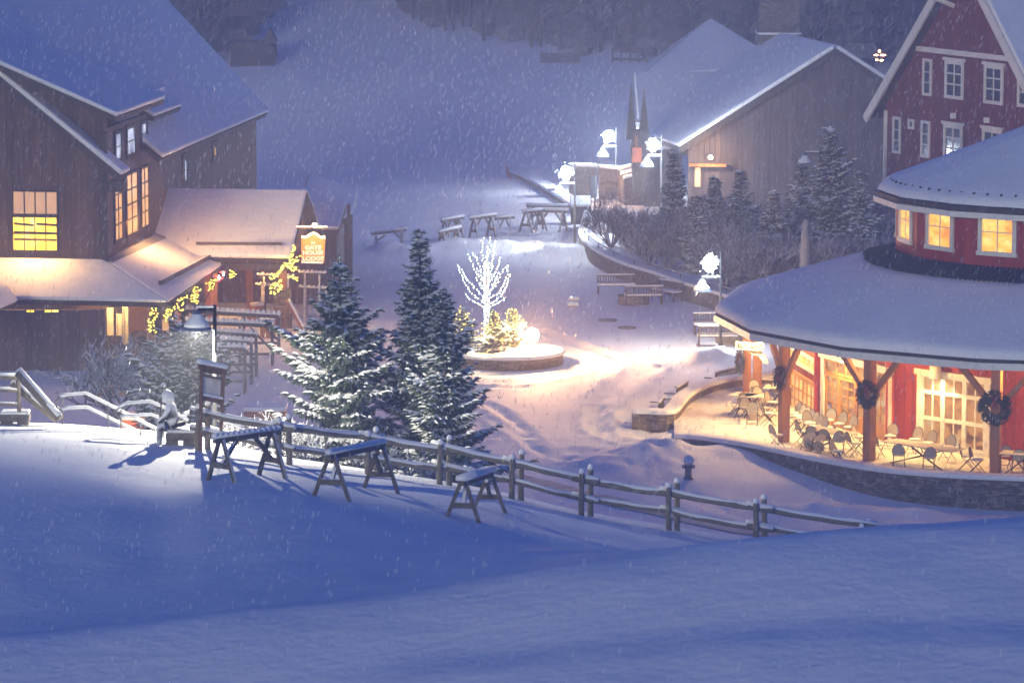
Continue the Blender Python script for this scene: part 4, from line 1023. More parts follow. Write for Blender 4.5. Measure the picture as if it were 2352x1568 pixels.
# ------------------------------------------------------------------ notice board, benches, seated statue
nb_p = hit(487, 1040, 90); yb = nb_p.y
nb = thing('notice_board', at(487, 1035, yb), 'tall brown framed notice board with snow on top on the hill', 'notice board')
brown = noise_mat('brown_frame_wood', (.12, .068, .042), (.21, .12, .075), 9, stretch=(1, 1, .3))
pl_ = [at(457, 1035, yb), at(457, 838, yb)]; pr_ = [at(503, 1020, yb + .5), at(512, 852, yb + .5)]
def lp(u, v): 
    k = (u - 457) / 55.0; return at(u, v, yb + .5 * k)
MB().bar(lp(460, 1040), lp(463, 838), .09, .12, (0, 1, 0)).build('post', brown, nb); MB().bar(lp(506, 1010), lp(514, 848), .09, .12, (0, 1, 0)).build('post', brown, nb)
for (a, b, h) in (((457, 841), (518, 854), .16), ((462, 861), (513, 871), .06), ((459, 912), (511, 922), .12)):
    MB().bar(lp(*a), lp(*b), .08, h).build('rail', brown, nb)
MB().bar(lp(455, 829) , lp(520, 842), .2, .13).build('snow_cap', snow, nb, bevel=.05); MB().bar(lp(464, 905), lp(509, 914), .12, .06).build('snow_ledge', snow, nb)
mapm = noise_mat('frosted_map', (.52, .44, .38), (.78, .72, .66), 5, stretch=(1, 1, .5)); mapd = noise_mat('dark_header_panel', (.10, .06, .06), (.26, .17, .16), 6)
for nm, mt, (u0, v0), (u1, v1) in (('map_panel', mapm, (464, 864), (510, 905)), ('header_panel', mapd, (467, 845), (509, 855))):
    a = lp(u0, v0 + (0 if nm != 'x' else 0)); b = lp(u1, v0 + 8); c = lp(u1, v1 + 6); d_ = lp(u0, v1)
    MB().prism([a, b, c, d_], (0, .04, 0)).build(nm, mt, nb)
stone_b = noise_mat('rough_bench_stone', (.09, .075, .065), (.2, .17, .145), 6, bump=.6)
def stone_bench(u0, u1, vs, vb, label, D=95):
    a = hit(u0, vb, D); b = hit(u1, vb, D); yy = (a.y + b.y) / 2; t = thing('stone_bench', (a + b) / 2, label, 'bench')
    A0 = at(u0, vs, yy); B0 = at(u1, vs, yy); gz_ = min(a.z, b.z) - .05; d = (B0 - A0)
    MB().bar(A0 - d * .04 + Vector((0, 0, -.11)), B0 + d * .04 + Vector((0, 0, -.11)), .5, .2).build('seat', stone_b, t, bevel=.04)
    MB().bar(A0 - d * .03 + Vector((0, 0, .03)), B0 + d * .03 + Vector((0, 0, .03)), .5, .09).build('snow_cap', snow, t, bevel=.04)
    for k in (.18, .8):
        p = A0.lerp(B0, k); MB().box((p.x, p.y, (gz_ + p.z - .2) / 2), (.3, .34, p.z - .2 - gz_)).build('leg', stone_b, t, bevel=.02)
    return t, A0, B0, yy
stone_bench(4, 66, 948, 974, 'stone bench with thick snow at the left edge on the hill')
tb, SA, SB, SY = stone_bench(384, 447, 990, 1022, 'stone bench with the snowy seated figure on its left end')
# seated statue, one continuous skinned body
def skin_body(name, mat, parent, verts, edges, radii, root=0, sub=2):
    me = bpy.data.meshes.new(name); off = WORLD.get(parent.name, Vector((0, 0, 0)))
    me.from_pydata([tuple(Vector(v) - off) for v in verts], edges, []); o = bpy.data.objects.new(name, me); C.objects.link(o); o.parent = parent
    sk = o.modifiers.new('skin', 'SKIN'); sl = me.skin_vertices[0].data
    for i, r in enumerate(radii): sl[i].radius = (r, r) if not hasattr(r, '__len__') else r; sl[i].use_root = (i == root)
    ss = o.modifiers.new('sub', 'SUBSURF'); ss.levels = sub; ss.render_levels = sub
    me.materials.append(mat); WORLD[o.name] = off.copy(); return o
statue_m = snowy_mat('snow_plastered_bronze', (.035, .028, .024), (.09, .07, .055), -.22, .16, 5)
hp = SA.lerp(SB, .22) + Vector((0, -.05, .12))
st = thing('seated_statue', hp, 'snow covered hooded seated figure holding skis at the left end of the stone bench', 'statue')
gz_s = G(hp.x, hp.y)
def H_(x, y, z): return hp + Vector((x, y, z))
V_ = [H_(0, 0, .05), H_(0, .0, .26), H_(-.02, 0, .48), H_(-.08, -.02, .60), H_(-.10, -.02, .70), H_(-.13, -.03, .80), H_(-.13, -.03, .90),
      H_(-.06, .18, .52), H_(-.16, .22, .30), H_(-.30, .16, .16), H_(-.34, .1, .12),
      H_(-.06, -.20, .52), H_(-.18, -.25, .30), H_(-.33, -.18, .18), H_(-.37, -.1, .14),
      H_(-.05, .10, .03), H_(-.34, .11, .03), H_(-.36, .11, -.22), H_(-.36, .11, -.44), H_(-.47, .11, -.49),
      H_(-.05, -.12, .03), H_(-.34, -.14, .03), H_(-.35, -.14, -.22), H_(-.35, -.14, -.44), H_(-.46, -.14, -.49)]
E_ = [(0, 1), (1, 2), (2, 3), (3, 4), (4, 5), (5, 6), (2, 7), (7, 8), (8, 9), (9, 10), (2, 11), (11, 12), (12, 13), (13, 14), (0, 15), (15, 16), (16, 17), (17, 18), (18, 19), (0, 20), (20, 21), (21, 22), (22, 23), (23, 24)]
Rr = [.20, .20, .21, .13, .10, .135, .11, .10, .085, .065, .06, .10, .085, .065, .06, .13, .11, .085, .08, .07, .13, .11, .085, .08, .07]
skin_body('body', statue_m, st, V_, E_, Rr)
MB().tube([H_(.11, -.01, .02), H_(.09, -.01, .10)], [.245, .24], 12).build('belt', metal_dark, st, True)
MB().tube([H_(-.105, -.03, .66), H_(-.13, -.03, .86), H_(-.10, -.03, .96)], [.15, .165, .08], 12).build('hood', snow, st, True)
m = MB(); 
for k in (-.04, .04): m.bar(H_(-.42, .1 + k, -.45), H_(-.25, .1 + k, 1.08), .03, .09)
m.build('skis', wood_dark, st); MB().blob(H_(-.25, .1, 1.08), .07, .09, .07, 6).build('ski_snow', snow, st, True)
# fingers curled round the skis
for s_, c0 in ((1, H_(-.36, .1, .12)), (-1, H_(-.385, -.1, .14))):
    hv = [c0]; he = []; hr = [.04]
    for j in range(4):
        b0 = c0 + Vector((-.03, -.03 * s_, .045 - .03 * j)); i0 = len(hv)
        hv += [b0, b0 + Vector((-.035, -.02 * s_, .002)), b0 + Vector((-.03, -.05 * s_, -.003))]; he += [(0, i0), (i0, i0 + 1), (i0 + 1, i0 + 2)]; hr += [.012, .010, .009]
    i0 = len(hv); hv += [c0 + Vector((.02, -.04 * s_, .05)), c0 + Vector((.0, -.075 * s_, .07))]; he += [(0, i0), (i0, i0 + 1)]; hr += [.013, .010]
    skin_body('hand', statue_m, st, hv, he, hr, 0, 1)

# ------------------------------------------------------------------ log rail and metal stair rails
lg = thing('log_handrail', at(70, 930, 103), 'snowy log fence with two heavy slanting logs at the far left', 'log rail')
def logr(p, q, r, nm, par):
    o = MB().tube([p, q], [r, r * .95], 8).build(nm, wood_rail, par, True)
    up = Vector((0, 0, r * .55)); MB().tube([p + up, q + up], [r * .8, r * .8], 8).build('snow_cap', snow, o, True)
Yg = 103.5
logr(at(42, 855, Yg), at(136, 962, Yg - .5), .13, 'slanting_log', lg); logr(at(28, 880, Yg + .6), at(128, 962, Yg + .4), .11, 'slanting_log', lg)
logr(at(-60, 864, Yg + .3), at(46, 866, Yg + .3), .08, 'top_rail', lg); logr(at(-60, 894, Yg + .3), at(44, 896, Yg + .3), .06, 'middle_rail', lg); logr(at(-60, 925, Yg + .3), at(44, 928, Yg + .3), .06, 'lower_rail', lg)
MB().tube([at(41, 866, Yg + .3), at(44, 945, Yg + .3)], .06, 6).build('post', wood_rail, lg)
steel = noise_mat('steel_tube', (.13, .13, .13), (.22, .22, .22), 20, rough=.4, metal=.6)
def handrail(pts_top, pts_low, posts, Y, label):
    t = thing('stair_handrail', at(pts_top[0][0], pts_top[0][1] + 60, Y), label, 'handrail', 'snowy metal stair rails')
    T = [at(u, v, Y + i * .12) for i, (u, v) in enumerate(pts_top)]; Lw = [at(u, v, Y + i * .12) for i, (u, v) in enumerate(pts_low)]
    for nm, P in (('upper_rail', T), ('lower_rail', Lw)):
        o = MB().tube(P, .026, 7).build(nm, steel, t, True); MB().tube([p + Vector((0, 0, .032)) for p in P], .042, 7).build('snow_cap', snow, o, True)
    lo_ = [T[0], T[0].lerp(Lw[0], .3) + Vector((-.12, 0, 0)), T[0].lerp(Lw[0], .7) + Vector((-.12, 0, 0)), Lw[0]]
    MB().tube(lo_, .026, 7).build('end_loop', steel, t, True)
    for u, v0, v1 in posts: MB().tube([at(u, v0, Y + .2), at(u, v1, Y + .2)], .022, 6).build('post', steel, t)
handrail([(138, 912), (150, 909), (198, 905), (330, 972), (372, 992)], [(142, 943), (155, 939), (200, 937), (300, 985), (350, 1010)], [(144, 915, 975), (248, 930, 985), (323, 970, 1000)], 103, 'left metal stair rail with snow beside the slanting logs')
handrail([(273, 937), (288, 928), (345, 924), (395, 945), (432, 967)], [(277, 960), (292, 957), (348, 954), (400, 975), (440, 990)], [(278, 940, 990), (376, 940, 1005)], 102, 'middle metal stair rail with snow behind the seated figure')
handrail([(420, 958), (428, 950), (455, 944), (500, 960), (560, 988)], [(424, 976), (434, 980), (460, 976), (505, 990), (560, 1006)], [(425, 958, 1000)], 103.5, 'right metal stair rail partly hidden by the notice board')

# ------------------------------------------------------------------ gate house sign
SY_ = 167.5
sg = thing('hanging_sign', at(720, 572, SY_), 'lit orange hanging sign reading The Gate House Lodge', 'sign')
sign_w = noise_mat('orange_sign_wood', (.50, .19, .03), (.62, .27, .05), 3)
outl = [(692, 603), (745, 604), (747, 547), (737, 548), (728, 541), (720, 537), (711, 541), (702, 547), (692, 546)]
P_ = [at(u, v, SY_) for u, v in outl]; MB().prism(P_, (0, .08, 0)).build('board', sign_w, sg)
ss_ = [at(u, v, SY_ - .02) for u, v in ((692, 547), (702, 548), (711, 543), (720, 538), (728, 542), (737, 549), (747, 548), (747, 541), (737, 543), (728, 536), (720, 532), (711, 536), (702, 542), (692, 541))]
MB().prism(ss_, (0, .14, 0)).build('snow_cap', snow, sg); MB().bar(at(692, 602, SY_ - .05), at(742, 603, SY_ - .05), .1, .08).build('snow_ledge', snow, sg)
wl = noise_mat('white_lettering', (.8, .78, .7), (.85, .82, .75), 4)
for b_, v, sz in (('THE', 558, .09), ('GATE', 569, .24), ('HOUSE', 581, .24), ('LODGE', 594, .24)):
    text('lettering', b_, wl, sg, at(719, v, SY_ - .015), sz, (1, 0, 0), bold=.012, width=1.15 if sz > .1 else 1)
MB().bar(at(680, 523, SY_ + .05), at(752, 523, SY_ + .05), .09, .09).build('bracket', wood_dark, sg); MB().bar(at(680, 520, SY_ + .05), at(752, 520, SY_ + .05), .13, .06).build('bracket_snow', snow, sg)
for u in (698, 741): MB().tube([at(u, 524, SY_ + .04), at(u, 546, SY_ + .04)], .012, 5).build('chain', metal_dark, sg)
lb = at(723, 517, SY_ - .35); MB().blob(lb, .11, .11, .1, 8, 0).build('sign_lamp', em_warm, sg, True)
point('sign_lamp_light', lb + Vector((.1, -.9, .35)), 130, (1, .62, .26), .08, sg)

# ------------------------------------------------------------------ garlands with string lights
str_y = emit_mat('yellow_string_light', (1, .70, .08), 2.2, sample=False); str_r = emit_mat('red_string_light', (1, .04, .03), 3, sample=False); str_w = emit_mat('white_ornament_light', (.8, .95, 1), 1.6, sample=False)
garl = noise_mat('evergreen_garland', (.02, .035, .015), (.06, .085, .035), 9)
def garland(path, label, r=.12, every=.085, spread=.17, red=False, bsz=.023):
    t = thing('light_garland', path[0], label, 'garland', 'lit garlands at the lodge')
    d = []
    for i in range(len(path) - 1):
        n = max(1, int((path[i + 1] - path[i]).length / every)); d += [path[i].lerp(path[i + 1], k / n) for k in range(n)]
    m = MB()
    for p in d:
        for _ in range(3): m.blob(p + Vector((rnd.uniform(-r, r), rnd.uniform(-r, r), rnd.uniform(-r, r))), r * .7, r * .7, r * .5, 5, .5)
    m.build('greenery', garl, t)
    m = MB()
    for p in d:
        for _ in range(4): m.blob(p + Vector((rnd.uniform(-spread, spread), rnd.uniform(-.2, -.05) - r, rnd.uniform(-.08, .08))), bsz * 1.3, bsz, bsz * .85, 5, 0)
    m.build('string_lights', str_y, t)
    if red: MB().blob(path[0] + Vector((0, -.25, -.12)), .06, .04, .07, 6).build('bow', noise_mat('red_ribbon', (.4, .01, .01), (.5, .02, .02), 4), t)
    return t
gl = [(353, 706, 766, 'lowest left glowing garland column at the lodge porch corner'), (389, 702, 738, 'second glowing garland column from the left on the lodge porch'), (420, 676, 716, 'third glowing garland column from the left on the lodge porch'),
      (451, 658, 700, 'fourth glowing garland column with red bow on the lodge porch'), (487, 636, 672, 'fifth glowing garland column behind the near street lamp'), (536, 608, 643, 'glowing garland column under the gatehouse eave'), (565, 606, 620, 'small round glowing wreath under the gatehouse eave')]
for i, (u, v0, v1, lab) in enumerate(gl):
    t = min(1, max(0, (u - 385) / 127)); Y = (PC.lerp(PR, t).y - .2) if i < 5 else 171 - .3
    if i == 0: Y = PC.y + .1
    garland([at(u + 4, v0 + 3, Y), at(u - 4, (v0 + v1) / 2, Y), at(u + 1, v1 - 2, Y)], lab, red=(i in (0, 3)))
    point('garland_glow', at(u, (v0 + v1) / 2, Y - .45), 6, (1, .7, .2), .1, bpy.data.objects[C.objects[-1].name] if False else None) if i in (1, 3) else None
Yp = PIL.y - .6
for pth, lab in (([(690, 590), (672, 602), (668, 612), (655, 605), (640, 628), (618, 640)], 'upper glowing garland sweep around the gatehouse stone pier'), ([(644, 646), (632, 655), (619, 662)], 'middle glowing garland loop left of the stone pier'),
                 ([(645, 655), (642, 665), (632, 672), (620, 672)], 'lowest glowing garland loop left of the stone pier'), ([(665, 632), (677, 637), (686, 643)], 'short glowing garland on the right of the stone pier'), ([(676, 566), (672, 580), (668, 596), (664, 612), (672, 618), (688, 614)], 'bright glowing garland spilling down the gatehouse roof edge')):
    garland([at(u, v, Yp) for u, v in pth], lab, .06, spread=.08)
point('garland_glow', at(650, 630, Yp - .7), 10, (1, .7, .2), .2)
orn = thing('hanging_ornament', at(505, 632, 168), 'red and white glowing star ornament at the end of the porch eave', 'ornament')
m = MB(); m2 = MB()
for k, (u, v) in enumerate(((497, 636), (506, 639), (511, 625), (499, 644))): m.blob(at(u, v, 168), .13, .05, .045, 6)
for (u, v) in ((503, 637), (513, 629)): m2.blob(at(u, v, 167.9), .05, .04, .11, 6)
m.build('red_points', str_r, orn); m2.build('white_core', str_w, orn)
point('ornament_glow', at(505, 636, 167.2), 14, (1, .1, .06), .1)

# A-board, bin, pillar things
ab = thing('a_frame_board', atz(668, 762, 0), 'wooden A frame board with a snowy leaning panel by the stone pier', 'sandwich board')
p = atz(655, 760, 0)
MB().bar(p + Vector((.1, 0, 1.3)), p + Vector((.75, .1, .02)), .1, .5, (0, 1, 0)).build('front_panel', wood_orange, ab); MB().bar(p + Vector((.1, 0, 1.3)), p + Vector((-.1, .1, .02)), .05, .5, (0, 1, 0)).build('back_panel', wood_orange, ab)
MB().bar(p + Vector((.18, -.02, 1.36)), p + Vector((.83, .08, .1)), .06, .5, (0, 1, 0)).build('snow_cap', snow, ab)
bn = thing('wooden_bin', atz(613, 770, 0), 'pale wooden box standing behind the long ski racks', 'box')
p = atz(614, 778, 0); MB().box(p + Vector((0, .3, .4)), (.62, .6, .85)).build('body', door_wood, bn, bevel=.03); MB().box(p + Vector((0, .3, .86)), (.66, .64, .07)).build('lid', snow, bn, bevel=.03)
brl = thing('barrel_planter', atz(598, 730, 0), 'round snow capped barrel behind the rearmost ski rack', 'barrel')
p = atz(591, 742, 0); MB().lathe(p, [(.28, 0), (.34, .4), (.3, .8)], 14).build('body', wood_orange, brl, True); MB().lathe(p + Vector((0, 0, .8)), [(.31, 0), (.3, .08), (.1, .13)], 14).build('snow_cap', snow, brl, True)
# low brick planters in the lodge yard
bk = board_mat('orange_brick_band', (.30, .10, .04), (.42, .16, .07), wdt=.12, vertical=False)
for i, (u0, v0, u1, v1, lab) in enumerate(((205, 878, 288, 900, 'low brick box seen through the bare shrub'), (268, 965, 345, 985, 'low orange lit box at the foot of the stairs'), (330, 968, 420, 990, 'second orange lit box beside the stairs'), (560, 945, 650, 957, 'low reddish box left of the big spruces'))):
    z_ = .55; a = atz(u0, v0, z_); b = atz(u1, v1, z_); t = thing('brick_planter', Vector(((a.x + b.x) / 2, a.y, 0)), lab, 'planter', 'low boxes in the lodge yard')
    MB().box(((a.x + b.x) / 2, a.y + .6, z_ / 2), (abs(b.x - a.x), 1.2, z_)).build('body', bk, t); MB().box(((a.x + b.x) / 2, a.y + .6, z_ + .08), (abs(b.x - a.x) + .08, 1.28, .16)).build('snow_cap', snow, t, bevel=.05)
point('yard_lamp', atz(300, 940, 1.0), 25, (1, .45, .16), .1)

# ------------------------------------------------------------------ planter with glowing tree
PLC = atz(1165, 803, .56); PLR = 2.28
plt = thing('round_planter', (PLC.x, PLC.y, 0), 'low round stone planter holding the glowing white tree', 'planter')
MB().lathe((PLC.x, PLC.y, 0), [(PLR, -.1), (PLR, .44)], 48).build('wall', stone, plt); MB().lathe((PLC.x, PLC.y, 0), [(PLR + .06, .442), (PLR + .07, .52), (PLR - .05, .58), (PLR - .6, .60), (.1, .68)], 48).build('snow_cap', snow, plt, True)
LT = atz(1118, 812, .6); LT = Vector((LT.x, PLC.y + .15, .6))
lt = thing('lighted_tree', LT, 'bare young tree wrapped in bright white lights in the round planter', 'tree')
treeb = MB(); leds = MB()
def px(u, v): return at(u, v, LT.y)
def branch(pts, r0, r1, dens=.10, wrap=.035):
    P = [px(*p) if not isinstance(p, Vector) else p for p in pts]
    P = [p + Vector((0, rnd.uniform(-.25, .25) * i / len(P), 0)) for i, p in enumerate(P)]
    n = len(P); treeb.tube(P, [r0 + (r1 - r0) * i / (n - 1) for i in range(n)], 6)
    for i in range(n - 1):
        L_ = (P[i + 1] - P[i]).length; k = max(1, int(L_ / dens))
        for j in range(k):
            q = P[i].lerp(P[i + 1], j / k); a = rnd.uniform(0, 2 * pi); rr = r0 + (r1 - r0) * (i + j / k) / (n - 1) + wrap * .6
            leds.blob(q + Vector((cos(a) * rr, -abs(sin(a)) * rr - .01, rnd.uniform(-.02, .02))), .025, .022, .024, 5, 0)
for rep in range(3): branch([(1118, 812), (1118, 760), (1118, 700), (1117, 640), (1118, 600)], .06 + .012 * rep, .045, .035, .05)
BR_ = [[(1118, 702), (1105, 690), (1085, 675), (1070, 655), (1056, 625), (1051, 608)], [(1117, 690), (1098, 670), (1078, 648), (1062, 625), (1050, 605)], [(1117, 672), (1100, 650), (1092, 625), (1082, 600), (1072, 580)],
       [(1117, 655), (1105, 625), (1098, 598), (1088, 585), (1080, 578)], [(1118, 640), (1110, 610), (1108, 580), (1107, 560), (1110, 541)], [(1118, 630), (1120, 595), (1126, 565), (1128, 540)], [(1118, 640), (1126, 610), (1132, 580), (1141, 548)],
       [(1118, 660), (1132, 635), (1142, 612), (1150, 585)], [(1118, 675), (1140, 652), (1150, 630), (1163, 608)], [(1119, 690), (1145, 672), (1160, 650), (1165, 630), (1169, 604)], [(1118, 700), (1140, 690), (1158, 672), (1168, 645), (1170, 625)],
       [(1118, 650), (1112, 620), (1118, 590), (1122, 560)], [(1118, 660), (1128, 630), (1130, 600), (1136, 575)], [(1117, 680), (1108, 655), (1102, 635), (1096, 612)], [(1119, 682), (1130, 660), (1140, 640), (1146, 620)],
       [(1118, 708), (1100, 700), (1080, 688), (1066, 672)], [(1118, 708), (1138, 698), (1155, 688), (1164, 680)]]
for b_ in BR_: branch(b_, .032, .010)
treeb.build('branches', snowy_mat('lit_bark', (.05, .04, .035), (.09, .07, .06), .3, .7), lt); leds.build('string_lights', led_tree, lt)
for v, e in ((690, 22), (620, 18)): point('tree_glow', px(1118, v) + Vector((0, -.9, 0)), e, (.7, .9, 1), .3, lt)
FLp = at(1222, 770, PLC.y + .2)
fl2 = thing('globe_floodlight', Vector((FLp.x, FLp.y, .6)), 'round glaring warm floodlight at the right side of the planter', 'floodlight')
MB().tube([Vector((FLp.x, FLp.y, .6)), FLp], .04, 6).build('stake', metal_dark, fl2); MB().blob(FLp, .30, .30, .31, 16, 0).build('globe', emit_mat('flood_globe', (1, .8, .5), 25, sample=False), fl2, True)
point('flood_light', FLp + Vector((.1, -.42, .2)), 1600, (1, .50, .19), .25, fl2)

# ------------------------------------------------------------------ plaza benches, fire pits, covers
def bench(loc, rz, W, label, proto=[None]):
    if proto[0] is None:
        t = thing('park_bench', (0, 0, 0), label, 'bench', 'slatted benches on the plaza')
        for x in (-W / 2 + .05, W / 2 - .05):
            for y in (-.22, .25): MB().box((x, y, .21 if y < 0 else .42), (.06, .06, .42 if y < 0 else .84)).build('leg', wood_dark, t)
        m = MB()
        for k in range(4): m.box((0, -.2 + k * .13, .43), (W, .09, .03))
        m.build('seat', wood_grey, t)
        m = MB(); m.box((0, .27, .84), (W, .05, .07)); m.box((0, .27, .55), (W, .04, .05))
        for k in range(int(W / .12)): m.box((-W / 2 + .06 + k * .12, .27, .69), (.05, .025, .26))
        m.build('backrest', wood_grey, t)
        for x in (-W / 2 + .04, W / 2 - .04): MB().box((x, 0, .64), (.06, .5, .04)).build('armrest', wood_dark, t)
        m = MB(); m.box((0, 0, .49), (W, .48, .09)); m.box((0, .27, .90), (W, .09, .06)); m.build('snow_cap', snow, t, bevel=.03)
        proto[0] = t; t.location = loc; t.rotation_euler = (0, 0, rz); return t
    return dup(proto[0], loc, rz, label)
W2 = 1.75
bench(atz(1415, 676, 0), R(3), W2, 'bench at the left of the nearer fire pit facing the plaza')
bench(atz(1530, 690, 0), R(-55), W2, 'bench turned away at the right of the nearer fire pit')
bench(atz(1478, 700, 0), R(186), W2, 'bench with its back to us in front of the fire pit', )
bench(atz(1640, 768, 0), R(2), W2, 'rear bench of the pair beside the lit lamp near the pavilion')
bench(atz(1650, 795, 0), R(180), W2, 'front bench of the pair beside the lit lamp near the pavilion')
for u_, v_, a_, lab in ((1503, 921, -98, 'bench backing on the terrace wall nearest its square end'), (1552, 886, -106, 'middle bench backing on the curved terrace wall'), (1655, 852, -122, 'rear bench backing on the curved terrace wall')):
    q = atz(u_, v_, .45); bench(Vector((q.x, q.y, -.36)), R(a_), W2, lab)
def firepit(u, v, lab):
    p = atz(u, v, 0); t = thing('fire_pit', p, lab, 'fire pit', 'round stone fire pits')
    MB().lathe(p, [(.70, -.05), (.72, .4), (.5, .42), (.48, .12), (.05, .1)], 20).build('bowl', stone_grey, t); return t
firepit(1455, 698, 'dark round fire pit between the three benches'); firepit(1682, 786, 'dark round fire pit hidden behind the two benches by the pavilion')
for u, v, r, lab in ((1395, 736, .42, 'upper dark manhole cover melted clear of snow'), (1440, 753, .40, 'lower dark manhole cover melted clear of snow')):
    p = atz(u, v, 0); p.z = G(p.x, p.y) + .05
    o = MB().lathe(p, [(r, -.1), (r, .0), (r * .9, .012), (r * .9, .006), (.02, .006)], 24).build('manhole_cover', noise_mat('wet_iron_' + str(u), (.04, .03, .028), (.10, .075, .065), 8, rough=.5), None)
    tag(o, lab, 'manhole cover', 'manhole covers on the plaza')
for u, v, lab in ((1318, 691, 'upper pale slab lying in the plaza snow'), (1316, 704, 'lower pale slab lying in the plaza snow')):
    p = atz(u, v, 0); o = MB().box(p + Vector((0, 0, .12)), (.5, .5, .12)).build('paving_slab', white_trim, None, bevel=.02); tag(o, lab, 'slab', 'pale slabs in the snow')
# hydrant
p = hit(1581, 1099, 118); hy = thing('fire_hydrant', p, 'dark fire hydrant capped with snow in front of the terrace wall', 'fire hydrant')
hm_ = noise_mat('hydrant_paint', (.05, .06, .10), (.09, .10, .16), 6, rough=.4)
MB().lathe(p, [(.17, -.1), (.17, .05), (.12, .07), (.12, .5), (.15, .52), (.15, .57), (.10, .66), (.03, .70)], 14).build('barrel', hm_, hy, True)
for s_ in (-1, 1): MB().tube([p + Vector((s_ * .1, 0, .42)), p + Vector((s_ * .22, 0, .42))], .065, 8).build('outlet_cap', hm_, hy)
MB().tube([p + Vector((0, -.1, .40)), p + Vector((0, -.2, .40))], .085, 8).build('pumper_cap', hm_, hy)
MB().blob(p + Vector((0, 0, .63)), .19, .19, .2, 9, .15).build('snow_cap', snow, hy, True)

# curved retaining wall with rail
wp = [(1352, 480), (1341, 500), (1340, 520), (1348, 545), (1380, 572), (1440, 600), (1510, 625), (1580, 648), (1650, 668), (1720, 690), (1800, 712)]
wb = [(1352, 520), (1341, 560), (1340, 572), (1352, 592), (1385, 617), (1440, 643), (1510, 665), (1580, 690), (1650, 712), (1720, 735), (1800, 757)]
ring_ = []
for (u, v), (ub, vb) in zip(wp, wb):
    p = atz(ub, vb, 0); ring_.append(Vector((p.x, p.y, 0)))
low_wall(dense(ring_, 4), .4, -.3, .86, 'planting_wall', 'long curved dark retaining wall holding the bushes right of the tall lamp', stone_grey)
rt = thing('planting_rail', ring_[4], 'thin snowy rail running along the top of the curved planting wall', 'railing')
D_ = dense(ring_, 4); rp = [p + Vector((0, 0, 1.12)) for p in D_]
MB().tube(rp, .03, 6).build('rail', metal_snowy, rt, True)
for i in range(0, len(D_), 3): MB().tube([D_[i] + Vector((0, 0, .8)), D_[i] + Vector((0, 0, 1.12))], .025, 5).build('post', metal_dark, rt)

# stone pillar, tower with two spires, stone steps and walls, trail sign, kiosk
pb = atz(1494, 448, 0); o = thing('stone_pillar', pb, 'square stone pillar with snowy top below the right far lamp', 'pillar')
MB().box(pb + Vector((0, .4, 1.0)), (.78, .8, 2.1)).build('shaft', stone_grey, o, bevel=.03); MB().box(pb + Vector((0, .4, 2.1)), (.9, .9, .16)).build('snow_cap', snow, o, bevel=.06)
tw_ = thing('twin_spire_chimney', atz(1470, 430, 0), 'dark brown tower with two tall narrow spires behind the far lamps', 'tower')
YT = 217.5
b0 = at(1452, 440, YT); MB().prism([at(1448, 345, YT), at(1452, 300, YT), at(1486, 300, YT), at(1490, 345, YT), at(1482, 450, YT), at(1456, 450, YT)], (0, 1.0, 0)).build('shaft', wood_dark, tw_)
for uc, vt in ((1450, 186), (1479, 198)):
    base = at(uc + (0 if uc < 1470 else 0), 320, YT + .5); tp = at(uc, vt, YT + .5)
    m = MB(); m.v = [base + Vector((x * .32, y * .32, 0)) for x, y in ((-1, -1), (1, -1), (1, 1), (-1, 1))] + [tp]; m.f = [(0, 1, 4), (1, 2, 4), (2, 3, 4), (3, 0, 4), (3, 2, 1, 0)]; m.build('spire', wood_dark, tw_)
MB().bar(at(1455, 279, YT), at(1476, 279, YT), .1, .1).build('crossbar', wood_dark, tw_)
MB().prism([at(1458, 310, YT - .05), at(1464, 312, YT - .05), at(1464, 372, YT - .05), at(1458, 372, YT - .05)], (0, .1, 0)).build('side_panel', door_wood, tw_)
fb_ = MB().box(at(1463, 356, 217.2), (.5, .3, .8)).build('fire_box', emit_mat('hearth_glow', (1, .28, .1), .06, sample=False), tw_)
sw = thing('stone_terrace', atz(1440, 430, 0), 'stepped stone terrace walls with snowy ledges behind the far lamps', 'stone wall')
for (u0, v0, u1, v1, z0, z1, Y) in ((1375, 382, 1425, 386, 0, 1.8, 224), (1420, 388, 1478, 372, 0, 2.0, 223), (1425, 398, 1478, 384, 0, 1.6, 222), (1432, 408, 1482, 396, 0, 1.3, 221), (1308, 378, 1372, 381, 0, 1.9, 226)):
    a = at(u0, v0, Y); b = at(u1, v1, Y)
    MB().prism([Vector((a.x, Y, -.2)), Vector((b.x, Y, -.2)), Vector((b.x, Y, b.z - .1)), Vector((a.x, Y, a.z - .1))], (0, .7, 0)).build('wall', stone_grey, sw)
    MB().prism([Vector((a.x, Y - .05, a.z - .1)), Vector((b.x, Y - .05, b.z - .1)), Vector((b.x, Y - .05, b.z + .05)), Vector((a.x, Y - .05, a.z + .05))], (0, .8, 0)).build('snow_cap', snow, sw, bevel=.04)
point('terrace_lamp', at(1395, 395, 221), 110, (1, .6, .36), .2)
ts = thing('trail_sign', atz(1362, 492, 0), 'tall narrow trail map sign seen edge on beside the tall lamp', 'sign')
Yt = atz(1362, 500, 0).y; MB().prism([at(1357, 408, Yt), at(1367, 404, Yt), at(1367, 452, Yt), at(1357, 456, Yt)], (.1, .1, 0)).build('panel', noise_mat('dark_green_panel', (.05, .06, .08), (.10, .11, .13), 4), ts)
for u in (1357, 1366): MB().bar(at(u, 405, Yt + .1), at(u, 494, Yt + .1), .08, .08, (0, 1, 0)).build('post', wood_dark, ts)
kb = thing('trash_kiosk', atz(1332, 512, 0), 'low brown box with snowy sloped top behind the tall lamp', 'bin')
